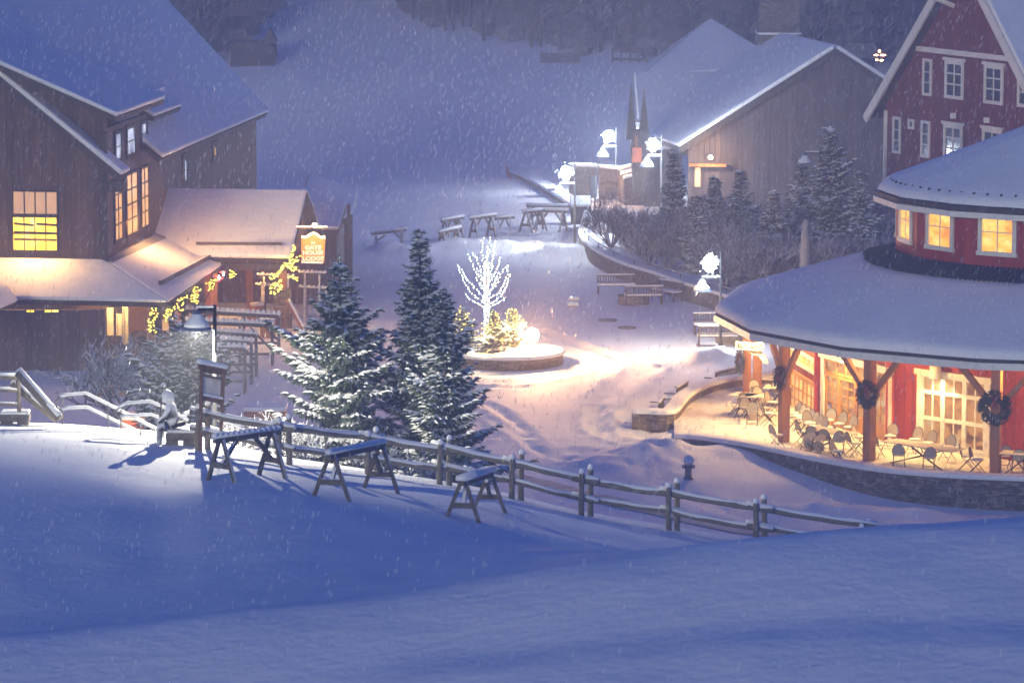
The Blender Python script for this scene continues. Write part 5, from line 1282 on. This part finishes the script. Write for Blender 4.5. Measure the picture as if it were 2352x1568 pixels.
p = atz(1333, 515, 0); MB().box(p + Vector((0, .4, .45)), (1.0, .8, .95)).build('body', wood_dark, kb); MB().prism([p + Vector((-.55, -.05, .95)), p + Vector((.55, -.05, .95)), p + Vector((.55, .9, 1.35)), p + Vector((-.55, .9, 1.35))], (0, 0, .12)).build('snow_cap', snow, kb, bevel=.04)
for i, (u, v) in enumerate(((1385, 377), (1372, 380), (1392, 400))):
    p = atz(u, v + 25, 0); t = thing('snowy_table', p, ['left snowy table by the far stone walls', 'rear snowy table by the far stone walls', 'front snowy table by the far stone walls'][i], 'table', 'tables by the far stone walls')
    MB().lathe(p, [(.05, 0), (.05, .74), (.6, .75), (.6, .85), (.1, .88)], 12).build('table_top', snow, t, True)
# umbrella
p = at(1850, 640, 166); p.z = .3; um = thing('closed_umbrella', p, 'tall closed patio umbrella with snowy tip behind the pavilion roof', 'umbrella')
zt_ = at(1850, 516, p.y).z; cm = noise_mat('grey_canvas', (.13, .12, .12), (.20, .18, .18), 3, stretch=(3, 3, .3))
MB().lathe(p, [(.03, 0), (.03, .8), (.30, .82), (.33, 1.0), (.24, zt_ * .7), (.15, zt_ - .2), (.10, zt_ - .05)], 12).build('canopy', cm, um, True); MB().blob(Vector((p.x, p.y, zt_ - .08)), .15, .15, .1, 8).build('snow_cap', snow, um, True)

# wreaths on posts
ribbon = noise_mat('dark_red_bow', (.16, .01, .015), (.28, .015, .02), 6)
wreath_m = noise_mat('wreath_green', (.022, .035, .018), (.06, .075, .04), 14)
def wreath(c, r, nd, label):
    t = thing('wreath', c, label, 'wreath', 'evergreen wreaths on the pavilion posts'); nd = Vector(nd).normalized(); x = Vector((-nd.y, nd.x, 0)); m = MB()
    for k in range(1000):
        a = rnd.uniform(0, 2 * pi); rr = r * (.66 + rnd.uniform(-.32, .30)); q = c + x * cos(a) * rr + Vector((0, 0, sin(a) * rr)) + nd * rnd.uniform(0, .14)
        o_ = (x * cos(a + .6) + Vector((0, 0, sin(a + .6)))) * r * .17 + nd * rnd.uniform(-.02, .08); s_ = (x * -sin(a) + Vector((0, 0, cos(a)))) * r * .05
        m.add([q - s_, q + s_, q + o_], [(0, 1, 2)])
    m.build('greenery', wreath_m, t); b = c + nd * .15 + Vector((0, 0, r * .55)); bm_ = MB()
    for s_ in (-1, 1): bm_.blob(b + x * s_ * .06, .06, .04, .045, 6); bm_.bar(b, b + x * s_ * .06 - Vector((0, 0, .34)), .04, .02, nd)
    bm_.build('bow', ribbon, t)
lab = ['wreath on the pavilion post nearest the glazed doors', 'wreath on the middle pavilion post in front of the doors', 'wreath on the right pavilion post beside the big window']
for i, (u, v, r) in enumerate(((1796, 868, .46), (1995, 905, .50), (2287, 936, .60))):
    pp, rr_, tt_ = PP[i]; nd = (rr_ + Vector((-.4, -1, 0)) * .5)
    c = at(u, v, pp.y) + rr_ * .2; nd = rr_ if i else (rr_ - tt_ * .2)
    c = onplane(u, v, Vector((pp.x, pp.y, 0)) + rr_ * .2, rr_); wreath(c, r, rr_, lab[i])
pp, rr_, tt_ = PP[3]; wreath(Vector((pp.x, pp.y, at(1703, 830, pp.y).z)) + Vector((-.18, -.05, 0)), .5, (-1, -.25, 0), 'shaggy wreath seen edge on at the outer orange post')

# ------------------------------------------------------------------ patio furniture
mesh_m = noise_mat('grey_mesh_metal', (.32, .30, .26), (.45, .42, .37), 14, rough=.5)
table_m = noise_mat('stone_grey_tabletop', (.5, .49, .45), (.62, .6, .56), 3)
CH = [None]
def chair(x, y, rz, label, z=.03, snowy=True):
    if CH[0] is None:
        t = thing('patio_chair', (0, 0, 0), label, 'chair', 'metal chairs on the terrace'); 
        MB().lathe((0, 0, .45), [(.21, 0), (.22, .02), (.05, .03)], 14).build('seat', mesh_m, t); MB().lathe((0, 0, .482), [(.19, 0), (.18, .02), (.05, .03)], 14).build('snow_cap', snow, t, True)
        m = MB(); pts = []
        for k in range(13):
            a = pi * k / 12; pts.append(Vector((cos(a) * .22, .20 + .10 * sin(a) * .8, .56 + sin(a) * .32)))
        m.prism([Vector((p.x, p.y, p.z)) for p in pts] + [Vector((-.2, .19, .52)), Vector((.2, .19, .52))], (0, .02, 0)); m.build('backrest', mesh_m, t)
        MB().tube([p + Vector((0, .01, 0)) for p in pts], .015, 5).build('back_frame', metal_dark, t)
        for sx in (-1, 1):
            MB().tube([(sx * .21, .22, .60), (sx * .19, .18, .45), (sx * .20, -.24, .0)], .013, 5).build('leg', metal_dark, t); MB().tube([(sx * .18, -.15, .45), (sx * .20, .27, .0)], .013, 5).build('leg', metal_dark, t)
        MB().tube([(-.2, -.12, .14), (.2, -.12, .14)], .01, 5).build('stretcher', metal_dark, t)
        CH[0] = t; t.location = (x, y, z); t.rotation_euler = (0, 0, rz); return t
    return dup(CH[0], (x, y, z), rz, label)
TB = [None]
def table(x, y, rz, sx, sy, label, z=.03):
    if TB[0] is None:
        t = thing('patio_table', (0, 0, 0), label, 'table', 'tables on the terrace')
        MB().box((0, 0, .72), (1, 1, .035)).build('table_top', table_m, t, bevel=.008)
        for a in (1, -1):
            MB().tube([(-.38 * a, -.38, 0), (0, 0, .36), (.34 * a, .34, .70)], .02, 5).build('leg', metal_dark, t); MB().tube([(.38 * a, -.38, .0), (0, 0, .37), (-.34 * a, .34, .70)], .02, 5).build('leg', metal_dark, t)
        TB[0] = t; t.location = (x, y, z); t.rotation_euler = (0, 0, rz); t.scale = (sx, sy, 1); return t
    return dup(TB[0], (x, y, z), rz, label, (sx, sy, 1))
def tpx(u, v, rz, sx, sy, lab):
    p = atz(u, v, .75); table(p.x, p.y, rz, sx, sy, lab); return p
def cpx(u, v, rz, lab):          # pixel of the seat centre
    p = atz(u, v, .48); return chair(p.x, p.y, rz, lab)
tpx(1725, 920 - 12, R(-8), .95, .95, 'small square table at the front left of the terrace')
tpx(1708, 906, R(-30), .9, .9, 'dark table behind the orange post at the terrace left')
tpx(1786, 888, R(-10), 1.0, 1.0, 'table behind the first big post near the glazed doors'); tpx(1776, 868, R(-10), .9, .9, 'farthest snowy table at the back of the terrace')
tpx(1912, 990, R(-50), 1.9, .85, 'table before the double doors set with chairs around'); tpx(1890 - 60, 980, R(20), .01, .01, 'x') if False else None
tpx(2120, 1022, R(-46), 3.1, .85, 'longest table under the triple window'); tpx(2340, 1040, R(-20), 1.2, .8, 'table cut by the right edge of the picture')
rad_t = R(-50)
CHS = [(1704, 936, 200, 'chair at the left of the small square table'), (1712, 912, 240, 'chair leaning by the dark table at the terrace left'), (1728, 946, 175, 'snow seated chair in front of the small square table'), (1758, 938, 90, 'chair at the right of the small square table'),
       (1745, 915, 20, 'chair behind the small square table'), (1775, 925, 60, 'chair between the small square table and the first big post'), (1693, 925, 225, 'outermost chair at the left edge of the terrace'), (1766, 950, 100, 'chair just left of the foot of the first big post'),
       (1735, 900, 10, 'chair between the two tables at the terrace left'), (1790, 905, 40, 'chair beside the table behind the first big post'),
       (1868, 1003, 160, 'chair at the near left corner of the doors table'), (1893, 1010, 170, 'chair at the front of the doors table'), (1925, 1014, 185, 'chair at the front right of the doors table'), (1862, 972, 30, 'chair at the far left of the doors table'),
       (1903, 966, -30, 'second chair behind the doors table'), (1928, 974, -40, 'third chair behind the doors table'), (1950, 982, -50, 'fourth chair behind the doors table'), (1846, 992, 110, 'chair right of the first big post'),
       (1786, 1000, 120, 'chair left of the first big post base'), (1962, 1018, 110, 'dark chair just left of the middle post'), (1975, 1005, 60, 'chair tucked behind the middle post'),
       (2014, 1022, 140, 'chair at the left end of the longest table'), (2045, 1002, -30, 'chair behind the left part of the longest table'), (2065, 1045, 170, 'snow seated chair at the front left of the longest table'), (2100, 1010, -40, 'second chair behind the longest table'),
       (2133, 1052, 185, 'snow seated chair at the front middle of the longest table'), (2132, 1018, -40, 'third chair behind the longest table'), (2175, 1028, -45, 'chair behind the right part of the longest table'), (2222, 1048, 80, 'chair at the right end of the longest table'),
       (2245, 1056, 70, 'chair left of the right post beside the window'), (2306, 1048, 190, 'dark chair right of the right post'), (2338, 1056, 180, 'chair at the right edge before the red wall'), (1925, 1037, 60, 'low chair lying near the middle post')]
for i, (u, v, a, lab) in enumerate(CHS): cpx(u, v, R(a), lab)
for k in range(7):
    p = atz(1822 + k * 10, 950 + k * 6, .48); chair(p.x, p.y, R(-62), ['rearmost', 'second', 'third', 'fourth', 'fifth', 'sixth', 'frontmost'][k] + ' chair in the tight row against the glazed doors')
# fallen chairs
for (u, v, lab) in ((1845, 1035, 'left toppled chair lying before the doors table'), (1868, 1040, 'right toppled chair lying before the doors table')):
    p = atz(u, v, .2); c = chair(p.x, p.y, R(150), lab, z=.25); c.rotation_euler = (R(75), 0, R(150))

# ------------------------------------------------------------------ distant things on the slope
snow_gun = thing('slope_hut', at(585, 165, 262), 'faint dark hut with a tall peak high on the slope left of centre', 'hut')
Yh = 262; MB().prism([at(528, 165, Yh), at(632, 167, Yh), at(630, 108, Yh), at(600, 98, Yh), at(530, 98, Yh)], (0, 3, 0)).build('body', wood_dark, snow_gun); MB().prism([at(598, 110, Yh - .1), at(634, 98, Yh - .1), at(618, 66, Yh - .1)], (0, 2, 0)).build('peak', wood_dark, snow_gun)
for nm, us_, v0, v1, lab in (('slope_barrier', (1243, 1330), 125, 143, 'faint low barrier higher on the slope left of the other'), ('slope_barrier', (1407, 1487), 118, 162, 'faint taller barrier on the slope behind the barn wing')):
    Yq = 263; t = thing(nm, at(us_[0], v1, Yq), lab, 'barrier', 'barriers on the slope')
    for k in range(3): MB().bar(at(us_[0], v0 + (v1 - v0) * k / 2.5, Yq), at(us_[1], v0 + (v1 - v0) * k / 2.5 + 2, Yq), .06, .16).build('slat', wood_dark, t)
    for k in range(5): u = us_[0] + (us_[1] - us_[0]) * k / 4; MB().bar(at(u, v0 - 5, Yq), at(u, v1 + 5, Yq), .12, .12, (0, 1, 0)).build('post', wood_dark, t)
star = thing('distant_star_light', at(2020, 127, 246), 'small orange glowing star shaped light in the far dark woods', 'light')
m = MB()
for (u, v, a, b) in ((2020, 118, .09, .1), (2012, 127, .16, .06), (2028, 127, .2, .06), (2014, 138, .1, .07), (2025, 139, .14, .07)): m.blob(at(u, v, 246), a, .05, b, 7, .1)
m.build('bulbs', emit_mat('orange_star_bulb', (1, .42, .16), 4, sample=False), star)
nf_ = thing('safety_net', at(1170, 400, 236), 'thin red safety netting at the foot of the slope', 'net')
MB().prism([at(1163, 405, 236), at(1175, 412, 235), at(1172, 398, 235), at(1161, 370, 236)], (0, .04, 0)).build('netting', noise_mat('red_net', (.4, .05, .05), (.5, .08, .08), 9), nf_)
o = low_wall([atz(1180, 402, 0), atz(1215, 415, 0), atz(1260, 440, 0), atz(1305, 468, 0), atz(1340, 492, 0)], .8, -.1, .35, 'snow_berm_wall', 'low snow topped wall curving up from the tall lamp to the slope', wood_dark)
# ------------------------------------------------------------------ vegetation
def spruce(name, base, H, Rb, label, cat='tree', group=None, seed=1, dens=1.0, lights=None, snowf=1.0, clump=.21, droop=.22, power=.85, lean=0.0, step0=.30):
    r = random.Random(seed); t = thing(name, base, label, cat, group)
    MB().tube([base + Vector((0, 0, -.3)), base + Vector((0, 0, H * .5)), base + Vector((0, 0, H * .97))], [H * .018 + .03, H * .011 + .015, .012], 7).build('trunk', wood_dark, t, True)
    g = MB(); s = MB(); lt_ = MB(); z = H * .03
    lob = [(r.uniform(0, 6.28), r.uniform(.1, .75), r.uniform(.2, .5)) for _ in range(12)]
    def spray(c, dr, L_, W_, sn):
        pd = dr.cross(Vector((0, 0, 1)))
        pd = pd.normalized() if pd.length > .1 else Vector((1, 0, 0))
        up = pd.cross(dr).normalized(); a0_ = r.uniform(0, 6.28)
        for k in range(8):     # a bottle brush of short needle blades round the twig
            an = a0_ + k * .785 + r.uniform(-.3, .3); rd = pd * cos(an) + up * sin(an); o1 = r.uniform(-.45, .45)
            b_ = c + dr * L_ * o1; tip = b_ + dr * L_ * r.uniform(.35, .75) + rd * W_ * r.uniform(.7, 1.15) - Vector((0, 0, W_ * .18))
            sd_ = rd.cross(dr) * W_ * r.uniform(.22, .36)
            g.add([b_ - sd_ - dr * L_ * .1, b_ + sd_ - dr * L_ * .1, tip + sd_ * .4, tip - sd_ * .4], [(0, 1, 2, 3)])
        if r.random() < sn * (.45 + 1.3 * (.5 + .5 * noise.noise(c * 1.9)) ):
            o_ = len(s.v); q = c + Vector((0, 0, W_ * .34)) + dr * L_ * r.uniform(-.1, .2); La = L_ * r.uniform(.55, .9); Wa = W_ * r.uniform(.6, 1.05); Ha = W_ * r.uniform(.35, .6)
            s.v += [q - dr * La, q - dr * La * .4 + pd * Wa * r.uniform(.7, 1.1), q + dr * La * .5 + pd * Wa * r.uniform(.5, .9), q + dr * La * 1.1 - Vector((0, 0, W_ * .15)), q + dr * La * .5 - pd * Wa * r.uniform(.5, .9), q - dr * La * .4 - pd * Wa * r.uniform(.7, 1.1),
                    q - dr * La * .3 + Vector((0, 0, Ha)), q + dr * La * .45 + Vector((0, 0, Ha * .8))]
            s.f += [(o_, o_ + 1, o_ + 6), (o_ + 1, o_ + 2, o_ + 7, o_ + 6), (o_ + 2, o_ + 3, o_ + 7), (o_ + 3, o_ + 4, o_ + 7), (o_ + 4, o_ + 5, o_ + 6, o_ + 7), (o_ + 5, o_, o_ + 6), (o_ + 5, o_ + 4, o_ + 3, o_ + 2, o_ + 1, o_)]
    while z < H * .985:
        f = z / H; rad = Rb * (1 - f) ** power; sc_ = (H / 6.5) ** .35
        step = step0 * sc_ * (1.15 - .6 * f) * r.uniform(.7, 1.3); nbr = max(4, int(9 * (1 - f) ** .5 + 3)); a0 = r.uniform(0, 6.28)
        for k in range(nbr):
            a = a0 + 2 * pi * k / nbr + r.uniform(-.35, .35); Lb = rad * r.uniform(.5, 1.08)
            for la, lf, lw in lob:
                if abs((a - la + pi) % (2 * pi) - pi) < .5 and abs(f - lf) < .07: Lb *= 1 + lw * .6
            if H > 3 and r.random() < .16: continue
            zz = z + r.uniform(-.8, .8) * step; ca, sa = cos(a), sin(a); rise = r.uniform(-.05, .32) + .8 * f; dp = droop + r.uniform(0, .25)
            n = max(2, int(Lb / (clump * .8) * dens)); bend = r.uniform(-.2, .2)
            for j in range(1, n + 1):
                q = j / n; d = Lb * q; ab = a + bend * q
                ca, sa = cos(ab), sin(ab); p = base + Vector((ca * d + lean * zz, sa * d, zz + rise * d - dp * d * q + .45 * d * max(0, q - .55)))
                w_ = clump * (1.35 - .7 * q) * (1 if Lb > .4 else .75) * r.uniform(.8, 1.25)
                o_ = Vector((ca, sa, -.15 + rise * .5)).normalized(); lat = Vector((-sa, ca, 0))
                spray(p, o_, w_ * 1.3, w_ * .62, .98 * snowf)
                if q < .92:
                    for side in (-1, 1):
                        spray(p + lat * side * w_ * .75 * (1.25 - .6 * q) + Vector((0, 0, -.02)), (o_ + lat * side * .95 + Vector((0, 0, -.1))).normalized(), w_ * 1.2, w_ * .5, .9 * snowf)
                if lights and q > .5 and r.random() < lights: lt_.blob(p + Vector((ca * .05, sa * .05, .03)), .024, .022, .020, 5, 0)
        z += step
    for j in range(5):
        c = base + Vector((0, 0, H * (.93 + .016 * j)))
        for k in range(4): a = k * 1.57 + j; g.add([c + Vector((cos(a) * .02, sin(a) * .02, -.08)), c + Vector((cos(a) * .10 * (1 - j * .15), sin(a) * .1 * (1 - j * .15), .05)), c + Vector((0, 0, .1))], [(0, 1, 2)])
        s.blob(c, .045 * (1 - j * .1), .045 * (1 - j * .1), .05, 5)
    g.build('crown', needle, t); s.build('snow_load', snow, t)
    if lights: lt_.build('string_lights', str_y, t)
    return t
def gb(u, v, D=104): return hit(u, v, D)
def tree_px(name, u, vb, vt, Y, rpx, label, **k):
    b = at(u, vb, Y); b.z = G(b.x, b.y) if k.pop('ground', True) else b.z
    top = at(u, vt, Y); return spruce(name, b, top.z - b.z, rpx * Y / F, label, **k)
tree_px('spruce_tree', 783, 1080, 588, 111, 245, 'large snow laden spruce with lamplit left side, left of the pair', seed=3, power=1.0, group='big spruces by the fence')
tree_px('spruce_tree', 966, 1080, 532, 112, 200, 'tallest narrow topped snowy spruce in the middle of the picture', seed=8, power=.95, group='big spruces by the fence', clump=.19)
tree_px('spruce_tree', 1022, 1085, 678, 109, 150, 'shorter snowy spruce at the right of the tallest one', seed=12, group='big spruces by the fence', clump=.19)
# small lit spruces in the planter
for u, vt, dy, lab, sd_, hh in ((1062, 706, .6, 'left small spruce with yellow lights in the planter', 5, 84), (1133, 712, -.9, 'front small spruce with yellow lights in the planter', 6, 88), (1177, 708, .1, 'right small spruce with yellow lights in the planter', 7, 85)):
    Y = PLC.y + dy; b = at(u, 800, Y); b.z = .6; tp = at(u, vt, Y); spruce('lit_spruce', b, tp.z - .6, .72, lab, seed=sd_, lights=.42, clump=.125, step0=.19, group='small lit spruces in the planter')
point('spruce_glow', PLC + Vector((-.9, -1.6, .9)), 45, (1, .7, .25), .2); point('spruce_glow', PLC + Vector((0, -.2, 1.0)), 30, (1, .7, .25), .2)
# bare and bushy shrubs
def twig_tree(name, base, H, label, seed, spread=1.0, levels=4, n0=5, r0=.06, cat='shrub', group=None, drop=.0, bal=0.0, barkm=None):
    r = random.Random(seed); t = thing(name, base, label, cat, group); m = MB()
    def grow(p, d, L_, rr, lv):
        q = p; pts = [p]; n = 4
        for i in range(n):
            d2 = (d + Vector((r.uniform(-.25, .25), r.uniform(-.25, .25), r.uniform(-.12, .14) - drop))).normalized(); d = d.lerp(d2, .6).normalized(); q = q + d * L_ / n; pts.append(q)
        m.tube(pts, [rr * (1 - .5 * i / n) for i in range(n + 1)], 5 if lv > 2 else 4 if lv > 1 else 3, False)
        if lv <= 0: return
        for i in range(r.randint(3, 5)):
            f_ = r.uniform(.3, 1); k = min(n - 1, int(f_ * n)); s_ = pts[k].lerp(pts[k + 1], f_ * n - k if k < n else 0)
            ax = Vector((r.uniform(-1, 1), r.uniform(-1, 1), r.uniform(-.25, .7))).normalized()
            grow(s_, (d + ax * spread * .95).normalized(), L_ * r.uniform(.5, .78), rr * .62, lv - 1)
    for i in range(n0):
        a = 2 * pi * i / n0 + r.uniform(-.4, .4); grow(base, Vector((cos(a) * .6 * spread + bal, sin(a) * .6 * spread, r.uniform(.6, 1))).normalized(), H * r.uniform(.4, .55), r0, levels)
    m.build('branches', barkm or bark, t); return t
b = at(270, 965, 135); b.z = 1.55
bt = twig_tree('bare_tree', b, 3.7, 'small bare spreading tree coated in snow before the lodge', 21, 1.35, 4, 7, .085, 'tree', drop=.02)
MB().tube([Vector((b.x, b.y, -.1)), b + Vector((.03, 0, .15))], [.15, .10], 8).build('trunk', bark, bt, True)
b = at(440, 990, 110); b.z = G(b.x, b.y); tree_px('snowy_yew', 435, 905, 770, 126, 165, 'broad snow dusted conifer under the near street lamp', seed=31, clump=.22, droop=.05, cat='tree', snowf=.9, power=.36)
for i, (u, v, hgt_, rp_) in enumerate(((640, 985, 1.2, 48), (700, 990, 1.4, 50), (560, 985, 1.0, 40))):
    b = at(u, v + 45, 107.2 + i * .4); b.z = G(b.x, b.y); twig_tree('snowy_bush', b, hgt_ * 1.3, ['small whitened bush behind the second fence post', 'whitened bush at the lower left of the big spruce', 'small bush just right of the notice board'][i], 40 + i, 1.2, 3, 8, .03, 'bush', 'bushes along the fence')
for i in range(4):
    b = at(820 + i * 60, 1075, 106.2); b.z = G(b.x, b.y); twig_tree('snowy_bush', b, .9, ['low bush under the left spruce', 'low bush between the spruces', 'low bush under the tallest spruce', 'low bush under the shorter spruce'][i], 60 + i, 1.2, 3, 7, .025, 'bush', 'bushes along the fence')
# planting bed right of centre: raised soil, shrubs and conifers
bed = [p + Vector((0, .0, .72)) for p in ring_]
pts = [Vector((p.x + .1, p.y + .15, .72)) for p in ring_] + [Vector((25, 165, .72)), Vector((30, 195, .72)), Vector((16, 205, .72)), Vector((5, 210, .72))]
structure(MB().prism(pts, (0, 0, -.6)).build('planting_bed', snow, None), 'raised planting bed behind the curved wall')
CON = [(1545, 545, 350, 195, 50, 'snowy conifer right of the stone pillar'), (1905, 620, 290, 183, 92, 'tallest snow dusted conifer in front of the barn'), (1700, 600, 395, 186, 60, 'conifer in the dark thicket left of the umbrella'), (1775, 625, 440, 180, 60, 'conifer right behind the closed umbrella'),
       (1840, 600, 380, 187, 62, 'conifer left of the tallest one before the barn'), (1640, 590, 410, 190, 46, 'conifer under the barn wall lamp'), (1975, 640, 400, 179, 62, 'conifer touching the pavilion roof on the right'), (1600, 580, 455, 184, 45, 'small conifer above the curved wall')]
for i, (u, vb, vt, Y, rp_, lab) in enumerate(CON):
    b = at(u, vb, Y); b.z = .6; tp = at(u, vt, Y)
    spruce('snowy_conifer', b, tp.z - .6, rp_ * Y / F, lab, seed=70 + i, clump=.24, group='conifers in the planting bed', snowf=1.25, droop=.15)
r_ = random.Random(5)
shp = []
def proto_shrub(seed):
    return None
names = []
spots = []
for row, (Y0, Yv) in enumerate(((193, 0), (186, 0), (179, 0), (173, 0), (168, 0))):
    for k in range(22):
        u = 1365 + k * 33 + row * 13 + r_.uniform(-15, 15)
        v = 500 + row * 32
        if u < 1365 + row * 52 + 25 or u > 2100: continue
        spots.append((u, Y0 + r_.uniform(-2, 2)))
prot = []
bark2 = snowy_mat('thicket_bark', (.022, .018, .02), (.055, .045, .047), .08, .42)
for i in range(4):
    b = Vector((0, 0, 0)); t = twig_tree('bare_shrub', b, 2.8, 'dense snow dusted bare shrub in the planting bed', 100 + i, .95, 4, 11, .045, 'shrub', 'bare shrubs in the planting bed', barkm=bark2); prot.append(t)
place = []
def inside_bed(X, Y):
    w_ = [p for p in ring_]; best = min(w_, key=lambda p: abs(p.x - X)); return Y > best.y + 1.2
for i, (u, Y) in enumerate(spots):
    X = (u - 1176) / F * Y
    if not inside_bed(X, Y): continue
    place.append((X, Y))
for i, (X, Y) in enumerate(place):
    sc = r_.uniform(.75, 1.15); rz = r_.uniform(0, 6.28)
    if i < 4: t = prot[i]; t.location = (X, Y, .65); t.rotation_euler = (0, 0, rz); t.scale = (sc,) * 3
    else: t = dup(prot[i % 4], (X, Y, .65), rz, None, sc)
    t['label'] = 'dense snow dusted bare shrub in the planting bed'
# far woods
fw = MB(); fr2 = random.Random(9)
def far_tree(m, p, h, kind):
    if kind == 0:
        for j in range(9):
            f = j / 9; rr = h * .2 * (1 - f) * fr2.uniform(.8, 1.2) + .15; z = h * f; o = len(m.v); n = 7
            for k in range(n):
                a = 2 * pi * k / n + j; q = rr * (1 if k % 2 else .55); m.v.append(p + Vector((q * cos(a), q * sin(a), z)))
            m.v.append(p + Vector((0, 0, z + h * .22)))
            for k in range(n): m.f.append((o + k, o + (k + 1) % n, o + n))
    else:
        m.tube([p, p + Vector((fr2.uniform(-.3, .3), 0, h))], [.12, .03], 4, False)
        for j in range(22):
            z = h * fr2.uniform(.25, .95); a = fr2.uniform(0, 6.28); L_ = h * .28 * (1.1 - z / h); e = Vector((cos(a) * L_, sin(a) * L_, L_ * fr2.uniform(.6, 1.3))); s_ = p + Vector((0, 0, z)); m.tube([s_, s_ + e], [.05, .012], 3, False)
def edge_v(u):   # lower edge of the woods in the picture
    return lerp_tab([-200, 350, 560, 640, 720, 960, 1100, 1300, 1480, 1650, 2500], [170, 175, 130, 20, -60, 45, 92, 118, 118, 130, 200], u)
cnt = 0
for i in range(3600):
    u = fr2.uniform(250, 2500); 
    Y = 258 + 90 * fr2.random() ** 1.3
    X = (u - 1176) / F * Y; z = G(X, Y)
    # project
    vv = (CAMZ - z) / Y * F - 480
    if vv > edge_v(u) : continue
    far_tree(fw, Vector((X, Y, z - .2)), fr2.uniform(5, 10), 0 if fr2.random() < .35 else 1); cnt += 1
far_m = snowy_mat('far_woods', (.035, .03, .03), (.07, .06, .055), .45, .8)
o = fw.build('distant_woods', far_m, None); tag(o, 'dark leafless woods on the hill above the village', 'woods', None, 'stuff')
# muddy track just beyond the fence
tk = MB(); TP = [(1170, 1095), (1250, 1112), (1340, 1138), (1450, 1162), (1560, 1186), (1680, 1210), (1800, 1230), (1900, 1245)]
pr = [hit(u, v, 118) for u, v in TP]
m = MB()
for i, p in enumerate(dense(pr, 8)):
    w_ = .9 + .35 * noise.noise(Vector((p.x * .8, p.y, 0)))
    for j in range(5):
        y = p.y - w_ + 2 * w_ * j / 4; m.v.append(Vector((p.x, y, G(p.x, y) + .03)))
n = len(m.v) // 5
for i in range(n - 1):
    for j in range(4): a = i * 5 + j; m.f.append((a, a + 5, a + 6, a + 1))
mud = noise_mat('thawed_track', (.20, .12, .08), (.75, .72, .72), 2.2, bump=.5, stretch=(.6, 2.4, 1)); structure(m.build('track', mud, None, True), 'thawed brown track beyond the rail fence')
# falling snow
fs = MB(); fr3 = random.Random(17)
def flake(p, s):
    d = Vector((fr3.uniform(-.35, -.05), fr3.uniform(-.2, .2), -1)).normalized() * s * 4.6; a = Vector((s * .55, 0, 0)); b_ = Vector((0, s * .55, 0))
    o = len(fs.v); fs.v += [p + d, p + a, p + b_, p - a, p - b_, p - d]
    fs.f += [(o, o + 1, o + 2), (o, o + 2, o + 3), (o, o + 3, o + 4), (o, o + 4, o + 1), (o + 5, o + 2, o + 1), (o + 5, o + 3, o + 2), (o + 5, o + 4, o + 3), (o + 5, o + 1, o + 4)]
for i in range(NFLAKE):
    Y = 45 + 190 * fr3.random() ** .8; u = fr3.uniform(-120, 2470); v = fr3.uniform(-120, 1660)
    p = at(u, v, Y)
    if p.z < G(p.x, p.y) + .2: continue
    flake(p, fr3.uniform(.011, .020) * (Y / 110) ** .6)
for i in range(420):
    Y = fr3.uniform(14, 45); flake(at(fr3.uniform(-50, 2400), fr3.uniform(-50, 1600), Y), fr3.uniform(.003, .007) * (Y / 22))
flm, fn, fb0 = _mat('snowflake'); fn.nodes.remove(fb0); fo = [q for q in fn.nodes if q.type == 'OUTPUT_MATERIAL'][0]
f1 = fn.nodes.new('ShaderNodeBsdfDiffuse'); f1.inputs[0].default_value = (.9, .9, .92, 1); f2 = fn.nodes.new('ShaderNodeBsdfTranslucent'); f2.inputs[0].default_value = (.9, .9, .92, 1)
f3 = fn.nodes.new('ShaderNodeMixShader'); f3.inputs[0].default_value = .5; f4 = fn.nodes.new('ShaderNodeBsdfTransparent'); f5 = fn.nodes.new('ShaderNodeMixShader'); f5.inputs[0].default_value = .55
fn.links.new(f1.outputs[0], f3.inputs[1]); fn.links.new(f2.outputs[0], f3.inputs[2]); fn.links.new(f4.outputs[0], f5.inputs[1]); fn.links.new(f3.outputs[0], f5.inputs[2]); fn.links.new(f5.outputs[0], fo.inputs['Surface'])
o = fs.build('falling_snow', flm, None); tag(o, 'snowflakes falling through the air', 'snowfall', None, 'stuff')
HAZE_DENSITY = 0.0024
# ------------------------------------------------------------------ snow haze in the air
HZ = MB(); HZ.box((0, 255, 28), (330, 540, 70))
hz = HZ.build('haze', None, None) if False else None
me = bpy.data.meshes.new('haze'); me.from_pydata([tuple(p) for p in HZ.v], [], HZ.f)
hm = bpy.data.materials.new('snow_haze'); hm.use_nodes = True; hn = hm.node_tree; hn.nodes.clear()
ho = hn.nodes.new('ShaderNodeOutputMaterial'); hv = hn.nodes.new('ShaderNodeVolumePrincipled')
hv.inputs['Color'].default_value = (0.90, 0.92, 1.0, 1); hv.inputs['Density'].default_value = HAZE_DENSITY; hv.inputs['Anisotropy'].default_value = 0.35
hn.links.new(hv.outputs[0], ho.inputs['Volume']); me.materials.append(hm)
hz = bpy.data.objects.new('haze', me); C.objects.link(hz); hz['kind'] = 'stuff'; hz['label'] = 'pale blue snowy haze filling the air'; hz['category'] = 'haze'
